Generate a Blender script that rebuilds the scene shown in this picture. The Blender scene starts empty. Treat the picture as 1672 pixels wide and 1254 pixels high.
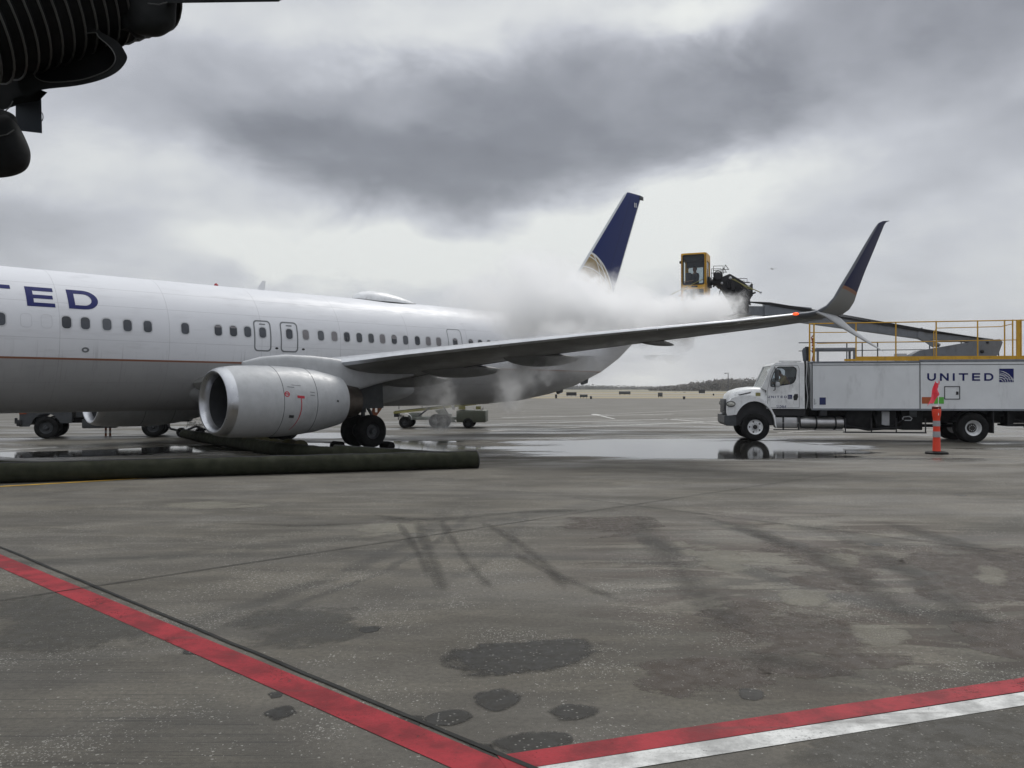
import bpy, bmesh, math, random
from mathutils import Vector, Matrix, noise
random.seed(7)
R = math.radians
sc = bpy.context.scene
# ------------------------------------------------------------------ camera
F = 1350.0; H = 2.03; HZ = 634.4
cam_d = bpy.data.cameras.new('camera'); cam = bpy.data.objects.new('camera', cam_d)
sc.collection.objects.link(cam); sc.camera = cam
cam_d.sensor_width = 36; cam_d.lens = 36*F/1672; cam_d.clip_end = 20000; cam_d.clip_start = .05
cam.location = (0, 0, H); cam.rotation_euler = (R(90)+math.atan((HZ-627)/F), 0, 0)
# ------------------------------------------------------------------ render / exposure
sc.view_settings.view_transform = 'Standard'; sc.view_settings.look = 'None'
sc.view_settings.exposure = 0; sc.view_settings.gamma = 1
sc.render.engine = 'CYCLES'
sc.cycles.max_bounces = 12; sc.cycles.volume_bounces = 12
sc.cycles.transparent_max_bounces = 12
sc.cycles.volume_step_rate = 1.0; sc.cycles.volume_max_steps = 256
# ------------------------------------------------------------------ node helper
class N:
    def __init__(s, tree): s.t = tree; s.n = tree.nodes; s.l = tree.links
    def new(s, typ, **kw):
        n = s.n.new(typ)
        for k, v in kw.items(): setattr(n, k, v)
        return n
    def put(s, sock, v):
        if v is None: return
        if isinstance(v, bpy.types.NodeSocket): s.l.new(v, sock)
        elif isinstance(v, (tuple, list)):
            sock.default_value = (tuple(v)+(1,)) if (len(v) == 3 and len(sock.default_value) == 4) else tuple(v)
        else: sock.default_value = v
    def m(s, op, a, b=None, c=None, clamp=False):
        n = s.new('ShaderNodeMath', operation=op, use_clamp=clamp)
        s.put(n.inputs[0], a); s.put(n.inputs[1], b)
        if c is not None: s.put(n.inputs[2], c)
        return n.outputs[0]
    def vm(s, op, a, b=None):
        n = s.new('ShaderNodeVectorMath', operation=op); s.put(n.inputs[0], a); s.put(n.inputs[1], b)
        return n.outputs['Value'] if op in ('LENGTH', 'DISTANCE', 'DOT_PRODUCT') else n.outputs[0]
    def mix(s, f, a, b, typ='RGBA', blend='MIX'):
        n = s.new('ShaderNodeMix', data_type='RGBA', blend_type=blend)
        s.put(n.inputs['Factor'], f); s.put(n.inputs[6], a); s.put(n.inputs[7], b); return n.outputs[2]
    def noise(s, v, scale, detail=4, rough=.55, dist=0.0, out=0):
        n = s.new('ShaderNodeTexNoise'); s.put(n.inputs['Vector'], v); n.inputs['Scale'].default_value = scale
        n.inputs['Detail'].default_value = detail; n.inputs['Roughness'].default_value = rough
        n.inputs['Distortion'].default_value = dist; return n.outputs[out]
    def voro(s, v, scale, feature='F1'):
        n = s.new('ShaderNodeTexVoronoi', feature=feature); s.put(n.inputs['Vector'], v)
        n.inputs['Scale'].default_value = scale; return n
    def ss(s, v, a, b, lo=0.0, hi=1.0):
        n = s.new('ShaderNodeMapRange', interpolation_type='SMOOTHSTEP'); s.put(n.inputs[0], v)
        n.inputs[1].default_value = a; n.inputs[2].default_value = b
        n.inputs[3].default_value = lo; n.inputs[4].default_value = hi; return n.outputs[0]
    def map(s, v, loc=(0,0,0), rot=(0,0,0), scale=(1,1,1)):
        n = s.new('ShaderNodeMapping'); s.put(n.inputs[0], v)
        n.inputs[1].default_value = loc; n.inputs[2].default_value = rot; n.inputs[3].default_value = scale
        return n.outputs[0]
    def xyz(s, v):
        n = s.new('ShaderNodeSeparateXYZ'); s.put(n.inputs[0], v); return n.outputs
    def comb(s, x, y, z):
        n = s.new('ShaderNodeCombineXYZ'); s.put(n.inputs[0], x); s.put(n.inputs[1], y); s.put(n.inputs[2], z); return n.outputs[0]
# ------------------------------------------------------------------ sky
SUN_EL, SUN_AZ = R(48), R(25)
w = bpy.data.worlds.new('World'); sc.world = w; w.use_nodes = True
q = N(w.node_tree); q.n.clear()
sky = q.new('ShaderNodeTexSky', sky_type='NISHITA'); sky.sun_disc = False
sky.sun_elevation = SUN_EL; sky.sun_rotation = SUN_AZ
d = q.new('ShaderNodeTexCoord').outputs['Generated']
x, y, z = q.xyz(d)[:3]
zc = q.m('MAXIMUM', z, 0.0)
den = q.m('ADD', zc, 0.16)
pl = q.comb(q.m('DIVIDE', x, den), q.m('DIVIDE', y, den), 0.0)          # a cloud deck seen in perspective
n1 = q.noise(pl, .9, 6, .52, .2)
n2 = q.noise(q.map(pl, loc=(3.1, 7.7, 0)), 2.8, 5, .5, .2)
n3 = q.noise(q.map(d, loc=(5, 2, 1), scale=(1, 1, 1.6)), 4.2, 7, .54, .1)
az = q.m('ARCTAN2', x, y); el = q.m('ARCSINE', z)
nd = q.noise(q.map(d, scale=(1, 1, 1.8)), 6.0, 5, .58, .3, out=1)
ndx = q.xyz(nd)
azd = q.m('ADD', az, q.m('MULTIPLY', q.m('SUBTRACT', ndx[0], .5), .17))
eld = q.m('ADD', el, q.m('MULTIPLY', q.m('SUBTRACT', ndx[1], .5), .11))
def blob(a0, e0, ra, re, tilt=0.0, pw=1.0):                               # a cloud mass at a compass bearing and height, in degrees
    da = q.m('SUBTRACT', azd, R(a0)); de = q.m('SUBTRACT', eld, R(e0))
    c, s_ = math.cos(R(tilt)), math.sin(R(tilt))
    u = q.m('ADD', q.m('MULTIPLY', da, c), q.m('MULTIPLY', de, s_)); v = q.m('SUBTRACT', q.m('MULTIPLY', de, c), q.m('MULTIPLY', da, s_))
    u = q.m('DIVIDE', u, R(ra)); v = q.m('DIVIDE', v, R(re))
    r2 = q.m('ADD', q.m('MULTIPLY', u, u), q.m('MULTIPLY', v, v))
    return q.m('POWER', 2.718, q.m('MULTIPLY', q.m('POWER', r2, pw), -1.0))
def CL(u, v, ru, rv, tilt, pw, st):               # bearings read off the photograph once, in degrees
    a = math.atan((u-836)/F); return (math.degrees(a), math.degrees(math.atan((HZ-v)/F*math.cos(a))), ru/F*57.3, rv/F*57.3, tilt, pw, st)
CLOUDS = [CL(*c) for c in (
 (870, 200, 450, 118, 3, 2.8, -.31), (670, 285, 320, 75, -6, 2.4, -.15), (1150, 200, 230, 75, 3, 1.8, -.10),
 (560, 412, 270, 42, 0, 1.1, .50), (930, 420, 180, 55, 4, 1.1, .26), (1180, 310, 220, 55, 12, 1.1, .22), (1330, 400, 320, 70, 0, 1.1, .05), (300, 140, 260, 80, 0, 1.3, -.13),
 (170, 270, 240, 46, -6, 1.2, .14), (130, 390, 260, 55, -3, 1.3, -.13), (480, 40, 300, 40, 0, 1.2, .08), (1130, 30, 160, 36, -6, 1.2, .17), (1580, 0, 280, 90, 4, 1.5, -.30),
 (1590, 230, 210, 130, 10, 1.4, -.13), (1420, 110, 120, 50, 10, 1.1, .10), (1400, 540, 420, 80, 0, 1.2, -.06), (700, 590, 1500, 45, 0, 1.4, -.03), (836, -2200, 4000, 1500, 0, 1.4, .16))]
val = q.m('ADD', q.m('MULTIPLY', q.m('SUBTRACT', n1, .5), .22), q.m('MULTIPLY', q.m('SUBTRACT', n2, .5), .20))
val = q.m('ADD', val, q.m('MULTIPLY', q.m('SUBTRACT', n3, .5), .50))
val = q.m('ADD', val, .625)
for a0, e0, ra, re, tl, pw, st in CLOUDS: val = q.m('ADD', val, q.m('MULTIPLY', blob(a0, e0, ra, re, tl, pw), st))
val = q.m('ADD', q.m('MULTIPLY', q.m('SUBTRACT', val, .62), 1.3), .62)
cr = q.new('ShaderNodeValToRGB'); q.put(cr.inputs[0], val)
e = cr.color_ramp.elements; e[0].position = .1; e[0].color = (.11, .115, .14, 1); e[1].position = 1.0; e[1].color = (.93, .95, .92, 1)
for p, c in ((.3, (.19, .20, .235)), (.5, (.37, .385, .43)), (.7, (.59, .61, .66)), (.85, (.77, .79, .80))):
    k = e.new(p); k.color = c+(1,)
zen = q.ss(z, .44, .95, 1.0, 1.8)                                            # an overcast sky is brightest overhead
skyc = q.mix(.93, q.mix(1.0, sky.outputs[0], (.09, .09, .09), blend='MULTIPLY'), cr.outputs[0])
bg = q.new('ShaderNodeBackground'); q.put(bg.inputs[0], skyc); q.put(bg.inputs[1], q.m('MULTIPLY', zen, .95))
wo = q.new('ShaderNodeOutputWorld'); q.l.new(bg.outputs[0], wo.inputs[0])
# ------------------------------------------------------------------ sun behind the overcast
sd = bpy.data.lights.new('sun', 'SUN'); sd.energy = 1.3; sd.angle = R(20); sd.color = (1, .97, .92)
so = bpy.data.objects.new('sun', sd); sc.collection.objects.link(so)
sv = Vector((math.sin(SUN_AZ)*math.cos(SUN_EL), math.cos(SUN_AZ)*math.cos(SUN_EL), math.sin(SUN_EL)))
so.rotation_euler = sv.to_track_quat('Z', 'Y').to_euler()
# ------------------------------------------------------------------ materials
def material(name):
    mt = bpy.data.materials.new(name); mt.use_nodes = True; k = N(mt.node_tree); k.n.clear()
    b = k.new('ShaderNodeBsdfPrincipled'); o = k.new('ShaderNodeOutputMaterial'); k.l.new(b.outputs[0], o.inputs[0])
    return mt, k, b, o
def paint(name, col, rough=.4, metal=0.0, var=.12, vs=3.0, bump=0.0, bs=30.0, coat=0.0, spec=.5, grime=None):
    mt, k, b, o = material(name)
    tc = k.new('ShaderNodeTexCoord').outputs['Object']
    n = k.noise(tc, vs, 5, .6)
    f = k.ss(n, .3, .7)
    dk = tuple(c*(1-var) for c in col); lt = tuple(min(1, c*(1+var*.6)) for c in col)
    c = k.mix(f, dk, lt)
    if grime:
        g = k.ss(k.noise(k.map(tc, scale=(1, 1, .3)), vs*2.3, 6, .65), .52, .72, 0, grime)
        c = k.mix(g, c, (.05, .045, .04))
    k.put(b.inputs['Base Color'], c); k.put(b.inputs['Roughness'], k.ss(k.noise(tc, vs*1.7, 4), .3, .7, rough*.8, min(1, rough*1.2)))
    b.inputs['Metallic'].default_value = metal; b.inputs['Coat Weight'].default_value = coat; b.inputs['Coat Roughness'].default_value = .12
    b.inputs['Specular IOR Level'].default_value = spec
    if bump:
        bn = k.new('ShaderNodeBump'); bn.inputs['Strength'].default_value = bump; bn.inputs['Distance'].default_value = .01
        k.put(bn.inputs['Height'], k.noise(tc, bs, 4)); k.put(b.inputs['Normal'], bn.outputs[0])
    return mt
M = dict(
 white=paint('white_paint', (.80, .81, .81), .35, grime=.25), box=paint('box_panel_paint', (.70, .72, .73), .45, var=.06, vs=.8, grime=.22),
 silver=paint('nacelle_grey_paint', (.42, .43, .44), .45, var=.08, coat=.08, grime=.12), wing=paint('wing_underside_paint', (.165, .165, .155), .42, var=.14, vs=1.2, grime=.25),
 bare=paint('bare_aluminium', (.52, .53, .55), .34, 1.0, var=.08), duct=paint('inlet_lining', (.035, .037, .04), .5, var=.2), fan=paint('fan_blades', (.02, .021, .023), .4, .4, var=.2), steel=paint('brushed_steel', (.45, .45, .45), .38, .9, var=.15),
 hotmetal=paint('exhaust_metal', (.12, .10, .085), .45, .8, var=.3), black=paint('black_plastic', (.018, .018, .02), .55),
 rubber=paint('tyre_rubber', (.011, .011, .011), .85, var=.3, bump=.3, spec=.25), chassis=paint('chassis_black', (.010, .010, .011), .7, var=.3, spec=.3),
 blue=paint('airline_blue', (.012, .022, .11), .35, var=.1), text=paint('lettering_blue', (.008, .013, .105), .5, var=.05, spec=.25), textdk=paint('door_lettering_blue', (.03, .035, .12), .4),
 hub=paint('greasy_hub', (.03, .028, .025), .5, .3, var=.4), yellow=paint('safety_yellow', (.60, .33, .02), .45, var=.12, grime=.3), yelcab=paint('cab_yellow', (.68, .36, .015), .4, var=.1, grime=.2),
 boom=paint('boom_grey', (.17, .185, .205), .45, var=.1, grime=.3), dgrey=paint('dark_grey_metal', (.07, .075, .08), .5, .3, var=.2),
 red=paint('red_marking', (.45, .02, .04), .45), orange=paint('orange_plastic', (.78, .055, .02), .45, var=.08), reflect=paint('reflective_tape', (.33, .33, .34), .3),
 pink=paint('pink_fabric', (.95, .09, .13), .7), green=paint('green_sticker', (.10, .42, .05), .5), rust=paint('rusty_orange', (.40, .12, .045), .6),
 hose=paint('olive_hose', (.026, .028, .018), .85, var=.3, vs=3, bump=.9, bs=5, spec=.10), hosey=paint('yellow_olive_hose', (.05, .044, .009), .7, var=.4, vs=5, bump=.3, bs=8),
 skin=paint('skin', (.42, .24, .17), .55), hair=paint('hair', (.02, .015, .012), .7), jacket=paint('dark_jacket', (.03, .035, .045), .8), tan=paint('tan_jacket', (.55, .41, .18), .85),
 navy=paint('trousers', (.03, .03, .05), .85), beige=paint('cab_trim', (.10, .10, .11), .7), winframe=paint('window_frame', (.55, .56, .58), .4),
 ltgrey=paint('light_grey_paint', (.42, .43, .44), .4, var=.1), brown=paint('dark_brown_metal', (.06, .04, .03), .6), gold=paint('old_yellow', (.27, .25, .09), .5, grime=.3),
 pole=paint('lamp_pole_grey', (.10, .10, .11), .6), canopy=paint('black_canopy_fabric', (.013, .014, .014), .8, var=.3, spec=.2), rib=paint('canopy_rib', (.07, .072, .068), .45),
 bluegrey=paint('blue_grey_panel', (.075, .09, .11), .5), winfr=paint('door_outline_grey', (.16, .17, .18), .5), white2=paint('road_white', (.6, .6, .6), .5))
def glass(name, tint=(.6, .65, .68), tr=.75):
    mt, k, b, o = material(name); k.n.remove(b)
    t = k.new('ShaderNodeBsdfTransparent'); t.inputs[0].default_value = tint+(1,)
    g = k.new('ShaderNodeBsdfGlossy'); g.inputs['Roughness'].default_value = .03; g.inputs[0].default_value = (.9, .9, .9, 1)
    lw = k.new('ShaderNodeLayerWeight'); lw.inputs[0].default_value = .25
    f = k.m('ADD', k.m('MULTIPLY', lw.outputs['Fresnel'], .35), .04, clamp=True)
    mx = k.new('ShaderNodeMixShader'); k.put(mx.inputs[0], f); k.l.new(t.outputs[0], mx.inputs[1]); k.l.new(g.outputs[0], mx.inputs[2])
    k.l.new(mx.outputs[0], o.inputs[0]); return mt
M['glass'] = glass('window_glass'); M['dkglass'] = glass('tinted_glass', (.52, .58, .60))
M['pane'] = paint('dark_window_pane', (.055, .062, .075), .15, var=.3, vs=2); M['shade'] = paint('closed_window_shade', (.20, .19, .20), .35, var=.1)
M['pane2'] = paint('dark_window_pane_b', (.035, .04, .05), .12, var=.3, vs=2); M['pane3'] = paint('dark_window_pane_c', (.085, .092, .105), .2, var=.3, vs=2)
M['lens'] = paint('headlight_lens', (.55, .55, .5), .1, var=.4, vs=20)
def emit(name, col, st):
    mt, k, b, o = material(name); b.inputs['Base Color'].default_value = col+(1,)
    b.inputs['Emission Color'].default_value = col+(1,); b.inputs['Emission Strength'].default_value = st; return mt
M['navlight'] = emit('navigation_light', (1, .09, .02), 1.6); M['redbeacon'] = paint('beacon_red', (.35, .01, .02), .3)

def fuselage_paint():
    mt, k, b, o = material('fuselage_paint')
    tc = k.new('ShaderNodeTexCoord').outputs['Object']; x, y, z = k.xyz(tc)[:3]
    wht = k.mix(k.noise(tc, 1.2, 4), (.66, .67, .70), (.72, .73, .755)); gry = k.mix(k.noise(tc, 1.5, 5), (.31, .31, .315), (.37, .37, .37))
    c = k.mix(k.m('GREATER_THAN', z, 2.86), gry, wht)
    # panel joints: frames and lap seams
    fx = k.m('PINGPONG', k.m('ADD', x, .3), 1.52); fr = k.m('LESS_THAN', fx, .008)
    lz = None
    for h in (4.42, 3.42, 2.2, 4.95): 
        g = k.m('LESS_THAN', k.m('ABSOLUTE', k.m('SUBTRACT', z, h)), .006); lz = g if lz is None else k.m('MAXIMUM', lz, g)
    c = k.mix(k.m('MULTIPLY', k.m('MAXIMUM', fr, lz), .32), c, (.15, .15, .16))
    drip = k.m('MULTIPLY', k.ss(k.noise(k.map(tc, scale=(7, 1, .22)), 2.4, 5, .6), .56, .70, 0, .22), k.ss(z, 3.6, 2.9)); c = k.mix(drip, c, (.10, .09, .08))
    st = k.m('LESS_THAN', k.m('ABSOLUTE', k.m('SUBTRACT', z, 2.86)), .028); c = k.mix(st, c, (.23, .095, .055))
    streak = k.ss(k.noise(k.map(tc, scale=(.5, .5, 3)), 2.0, 6, .6), .5, .75, 0, .12); c = k.mix(streak, c, (.12, .11, .10))
    k.put(b.inputs['Base Color'], c); k.put(b.inputs['Roughness'], k.ss(k.noise(k.map(tc, scale=(.4, 1, 2)), 3, 5), .3, .7, .42, .58)); b.inputs['Coat Weight'].default_value = .08; b.inputs['Coat Roughness'].default_value = .2; b.inputs['Specular IOR Level'].default_value = .4
    return mt
M['fuselage'] = fuselage_paint()
def fin_paint():
    mt, k, b, o = material('tail_fin_paint')
    tc = k.new('ShaderNodeTexCoord').outputs['Object']; x, y, z = k.xyz(tc)[:3]
    blue = (.008, .020, .115)
    p = k.comb(x, 0.0, z); r = k.vm('DISTANCE', p, (14.9, 0, 6.1))
    inside = k.m('LESS_THAN', r, 3.02)
    g = k.mix(k.noise(tc, 3, 4), (.24, .17, .08), (.40, .29, .12))
    ring = None
    for cx, cz, rr, wd in ((14.9, 6.1, 3.02, .05), (14.9, 6.1, 2.80, .03), (14.1, 6.4, 3.25, .035), (13.3, 6.8, 3.45, .035), (15.2, 4.9, 3.3, .03), (15.5, 4.0, 3.3, .03)):
        v = k.m('LESS_THAN', k.m('ABSOLUTE', k.m('SUBTRACT', k.vm('DISTANCE', p, (cx, 0, cz)), rr)), wd); ring = v if ring is None else k.m('MAXIMUM', ring, v)
    ring = k.m('MULTIPLY', ring, k.m('LESS_THAN', r, 3.08))
    c = k.mix(inside, blue, g); c = k.mix(ring, c, (.72, .72, .70))
    # pale leading and trailing edges
    le = k.m('SUBTRACT', x, k.m('ADD', k.m('MULTIPLY', z, .852), 8.19)); te = k.m('SUBTRACT', k.m('ADD', k.m('MULTIPLY', z, .452), 14.67), x)
    c = k.mix(k.m('LESS_THAN', le, .13), c, (.62, .64, .66)); c = k.mix(k.m('LESS_THAN', te, .07), c, (.5, .52, .55))
    c = k.mix(k.m('LESS_THAN', z, 5.6), c, (.66, .67, .70))
    hinge = k.m('LESS_THAN', k.m('ABSOLUTE', k.m('SUBTRACT', te, .95)), .015); c = k.mix(k.m('MULTIPLY', hinge, .6), c, (.0, .0, .02))
    k.put(b.inputs['Base Color'], c); b.inputs['Roughness'].default_value = .45; b.inputs['Specular IOR Level'].default_value = .25; return mt
M['fin'] = fin_paint()
def winglet_paint():
    mt, k, b, o = material('winglet_paint')
    tc = k.new('ShaderNodeTexCoord').outputs['Object']; x, y, z = k.xyz(tc)[:3]
    zz = k.m('SUBTRACT', z, k.m('MULTIPLY', k.m('SUBTRACT', x, 4.8), -.10))
    c = k.mix(k.m('GREATER_THAN', zz, 4.78), (.20, .20, .19), (.008, .010, .055))
    c = k.mix(k.m('LESS_THAN', k.m('ABSOLUTE', k.m('SUBTRACT', zz, 4.74)), .045), c, (.25, .12, .07))
    le = k.m('SUBTRACT', x, k.m('ADD', k.m('MULTIPLY', z, .85), .77)); c = k.mix(k.m('LESS_THAN', le, .09), c, (.14, .15, .17))
    k.put(b.inputs['Base Color'], c); b.inputs['Roughness'].default_value = .5; b.inputs['Specular IOR Level'].default_value = .22; return mt
M['winglet'] = winglet_paint()
# ------------------------------------------------------------------ mesh helpers
class MB:
    def __init__(s): s.v = []; s.f = []; s.m = []; s.cur = 0
    def add(s, vs, fs):
        o = len(s.v); s.v += [tuple(v) for v in vs]; s.f += [tuple(i+o for i in f) for f in fs]; s.m += [s.cur]*len(fs); return s
    def box(s, x0, x1, y0, y1, z0, z1, b=0.0):
        if b:
            bm = bmesh.new(); bmesh.ops.create_cube(bm, size=1)
            for v in bm.verts: v.co = Vector(((x0+x1)/2+v.co.x*(x1-x0), (y0+y1)/2+v.co.y*(y1-y0), (z0+z1)/2+v.co.z*(z1-z0)))
            bmesh.ops.bevel(bm, geom=bm.edges[:], offset=b, segments=2, affect='EDGES', profile=.5)
            s.bm(bm); return s
        vs = [(x, y, z) for x in (x0, x1) for y in (y0, y1) for z in (z0, z1)]
        return s.add(vs, [(0, 1, 3, 2), (4, 6, 7, 5), (0, 4, 5, 1), (2, 3, 7, 6), (0, 2, 6, 4), (1, 5, 7, 3)])
    def bm(s, bm, mat=None):
        bm.verts.index_update(); s.add([(mat @ v.co if mat else v.co) for v in bm.verts], [[v.index for v in f.verts] for f in bm.faces]); bm.free(); return s
    def rings(s, rs, closed=True, cap0=True, cap1=True):
        n = len(rs[0]); vs = [p for r in rs for p in r]; fs = []
        for i in range(len(rs)-1):
            for j in range(n if closed else n-1):
                a = i*n+j; b = i*n+(j+1) % n; fs.append((a, b, b+n, a+n))
        if cap0: fs.append(tuple(range(n-1, -1, -1)))
        if cap1: fs.append(tuple(range((len(rs)-1)*n, len(rs)*n)))
        return s.add(vs, fs)
    def tube(s, pts, r, n=8, caps=True):
        pts = [Vector(p) for p in pts]; rs = r if isinstance(r, (list, tuple)) else [r]*len(pts)
        out = []; prev = None
        for i, p in enumerate(pts):
            t = (pts[min(i+1, len(pts)-1)]-pts[max(i-1, 0)]).normalized()
            if prev is None:
                a = Vector((0, 0, 1)) if abs(t.z) < .9 else Vector((1, 0, 0)); u = t.cross(a).normalized()
            else:
                u = (prev-t*prev.dot(t)).normalized()
            prev = u; v = t.cross(u)
            out.append([p+(u*math.cos(2*math.pi*j/n)+v*math.sin(2*math.pi*j/n))*rs[i] for j in range(n)])
        return s.rings(out, True, caps, caps)
    def lathe(s, prof, axis='x', c=(0, 0, 0), n=32, sy=1.0, sz=1.0, flat=0.0, closed=False, open=False):
        closed_ = closed or open
        rs = []
        for a, r in prof:
            ring = []
            for j in range(n):
                t = 2*math.pi*j/n; p, q_ = r*math.cos(t)*sy, r*math.sin(t)*sz
                if flat and q_ < 0: q_ *= (1-flat)
                if axis == 'x': ring.append((c[0]+a, c[1]+p, c[2]+q_))
                elif axis == 'y': ring.append((c[0]+p, c[1]+a, c[2]+q_))
                else: ring.append((c[0]+p, c[1]+q_, c[2]+a))
            rs.append(ring)
        if closed: rs.append(rs[0])
        return s.rings(rs, True, (not closed_) and prof[0][1] > 1e-4, (not closed_) and prof[-1][1] > 1e-4)
    def ball(s, c, r, sx=1, sy=1, sz=1, n=14):
        pr = [(-r*sx*math.cos(math.pi*i/n), max(1e-5, r*math.sin(math.pi*i/n))) for i in range(n+1)]
        return s.lathe(pr, 'x', c, n*2, sy, sz)
    def bar(s, a, b, w, h=None):
        a, b = Vector(a), Vector(b); h = h or w; t = (b-a).normalized()
        up = Vector((0, 0, 1)) if abs(t.z) < .95 else Vector((0, 1, 0)); u = t.cross(up).normalized()*w/2; v = u.cross(t).normalized()*h/2
        return s.rings([[p+u+v, p-u+v, p-u-v, p+u-v] for p in (a, b)])
    def plate(s, outer, holes, f, y0, y1):       # a panel with openings; f(a, b, depth) gives the point
        bm = bmesh.new(); loops = []
        for lp in [outer]+list(holes):
            vs = [bm.verts.new((a, b, 0)) for a, b in lp]; loops.append(vs)
            for i in range(len(vs)): bm.edges.new((vs[i], vs[(i+1) % len(vs)]))
        bmesh.ops.triangle_fill(bm, use_beauty=True, use_dissolve=False, edges=bm.edges[:], normal=(0, 0, 1))
        bm.verts.index_update(); vs = [v.co.copy() for v in bm.verts]; fs = [[v.index for v in fc.verts] for fc in bm.faces]; n = len(vs)
        allv = [f(v.x, v.y, y0) for v in vs]+[f(v.x, v.y, y1) for v in vs]
        af = [tuple(g) for g in fs]+[tuple(i+n for i in reversed(g)) for g in fs]; o = 0
        for lp in [outer]+list(holes):
            m = len(lp)
            for i in range(m): af.append((o+i, o+(i+1) % m, n+o+(i+1) % m, n+o+i))
            o += m
        bm.free(); return s.add(allv, af)
    def prism(s, poly, f, y0, y1): return s.plate(poly, [], f, y0, y1)
    def build(s, name, mats, parent=None, smooth=True, label=None, ang=35):
        me = bpy.data.meshes.new(name); me.from_pydata(s.v, [], s.f)
        for m_ in (mats if isinstance(mats, (list, tuple)) else [mats]): me.materials.append(M[m_] if isinstance(m_, str) else m_)
        for p, i in zip(me.polygons, s.m): p.material_index = i
        bm = bmesh.new(); bm.from_mesh(me); bmesh.ops.remove_doubles(bm, verts=bm.verts[:], dist=1e-5); bmesh.ops.recalc_face_normals(bm, faces=bm.faces[:])
        if smooth:
            for fc in bm.faces: fc.smooth = True
            for ed in bm.edges:
                if len(ed.link_faces) != 2 or ed.calc_face_angle(0) > R(ang): ed.smooth = False
        bm.to_mesh(me); bm.free(); me.validate()
        ob = bpy.data.objects.new(name, me); sc.collection.objects.link(ob)
        if parent: ob.parent = parent
        if label: ob['label'] = label
        return ob
def tag(o, label=None, cat=None, group=None, kind=None):
    for k, v in (('label', label), ('category', cat), ('group', group), ('kind', kind)):
        if v: o[k] = v
    return o
def thing(name, loc, rz=0.0, label=None, cat=None, group=None):
    o = bpy.data.objects.new(name, None); sc.collection.objects.link(o); o.location = loc; o.rotation_euler = (0, 0, rz); o.empty_display_size = .3
    return tag(o, label, cat, group)
def copy_tree(o, parent=None):
    c = o.copy(); sc.collection.objects.link(c); c.parent = parent
    for ch in list(o.children): copy_tree(ch, c)
    return c
def struct(name, mb, mat, smooth=False): return tag(mb.build(name, mat, None, smooth), kind='structure')
def G(u, v):                                    # ground point under a photograph pixel
    Y = F*H/(v-HZ); return ((u-836)/F*Y, Y)
XZ = lambda a, b, y: (a, y, b)
def rrect(x0, x1, z0, z1, r, n=4):
    pts = []
    for cx, cz, a0 in ((x1-r, z1-r, 0), (x0+r, z1-r, 90), (x0+r, z0+r, 180), (x1-r, z0+r, 270)):
        for i in range(n+1):
            a = R(a0+90*i/n); pts.append((cx+r*math.cos(a), cz+r*math.sin(a)))
    return pts
# ------------------------------------------------------------------ wide stencil lettering U N I T E D as quad strips, height 1
def letter(ch):
    q_ = []; t = .21
    def rect(x0, x1, y0, y1): q_.append([(x0, y0), (x1, y0), (x1, y1), (x0, y1)])
    def arc(cx, cy, ro_x, ro_y, ri_x, ri_y, a0, a1, n=10):
        for i in range(n):
            a, b = R(a0+(a1-a0)*i/n), R(a0+(a1-a0)*(i+1)/n)
            q_.append([(cx+ro_x*math.cos(a), cy+ro_y*math.sin(a)), (cx+ro_x*math.cos(b), cy+ro_y*math.sin(b)), (cx+ri_x*math.cos(b), cy+ri_y*math.sin(b)), (cx+ri_x*math.cos(a), cy+ri_y*math.sin(a))])
    if ch == 'U': rect(0, .25, .42, 1); rect(.85, 1.1, .42, 1); arc(.55, .42, .55, .42, .30, .22, 180, 360); W = 1.1
    elif ch == 'N': rect(0, .24, 0, 1); rect(.86, 1.1, 0, 1); q_.append([(.24, 1), (.24, .68), (.86, 0), (.86, .32)]); W = 1.1
    elif ch == 'I': rect(0, .25, 0, 1); W = .25
    elif ch == 'T': rect(0, 1.15, .8, 1); rect(.45, .70, 0, .8); W = 1.15
    elif ch == 'E': rect(0, .25, 0, 1); rect(.25, 1.0, 0, .2); rect(.25, .95, .41, .60); rect(.25, 1.0, .8, 1); W = 1.0
    elif ch == 'D': rect(0, .25, 0, 1); rect(.25, .6, 0, .2); rect(.25, .6, .8, 1); arc(.6, .5, .55, .5, .30, .30, -90, 90, 12); W = 1.15
    return q_, W
def word(text, f, width, height, gap=.42, sub=4):
    """f(a, b) -> 3-D point for a across and b up"""
    L = [letter(c) for c in text]; tot = sum(w_ for _, w_ in L)+gap*(len(L)-1); k = width/tot; mb = MB(); x0 = 0
    for qs, w_ in L:
        for qd in qs:
            vs = []; fs = []
            for i in range(sub+1):
                for j in range(sub+1):
                    u, v = i/sub, j/sub
                    a = [(qd[0][c]*(1-u)+qd[1][c]*u)*(1-v)+(qd[3][c]*(1-u)+qd[2][c]*u)*v for c in (0, 1)]
                    vs.append(f((x0+a[0])*k, a[1]*height))
            for i in range(sub):
                for j in range(sub): a = i*(sub+1)+j; fs.append((a, a+1, a+sub+2, a+sub+1))
            mb.add(vs, fs)
        x0 += w_+gap
    return mb
def text_mesh(body, size, f):
    cu = bpy.data.curves.new('text', 'FONT'); cu.body = body; cu.size = size; cu.resolution_u = 3
    ob = bpy.data.objects.new('text', cu); sc.collection.objects.link(ob); dg = bpy.context.evaluated_depsgraph_get(); dg.update()
    me = bpy.data.meshes.new_from_object(ob.evaluated_get(dg)); mb = MB()
    mb.add([f(v.co.x, v.co.y) for v in me.vertices], [tuple(p.vertices) for p in me.polygons])
    bpy.data.objects.remove(ob); bpy.data.curves.remove(cu); bpy.data.meshes.remove(me); return mb
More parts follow.
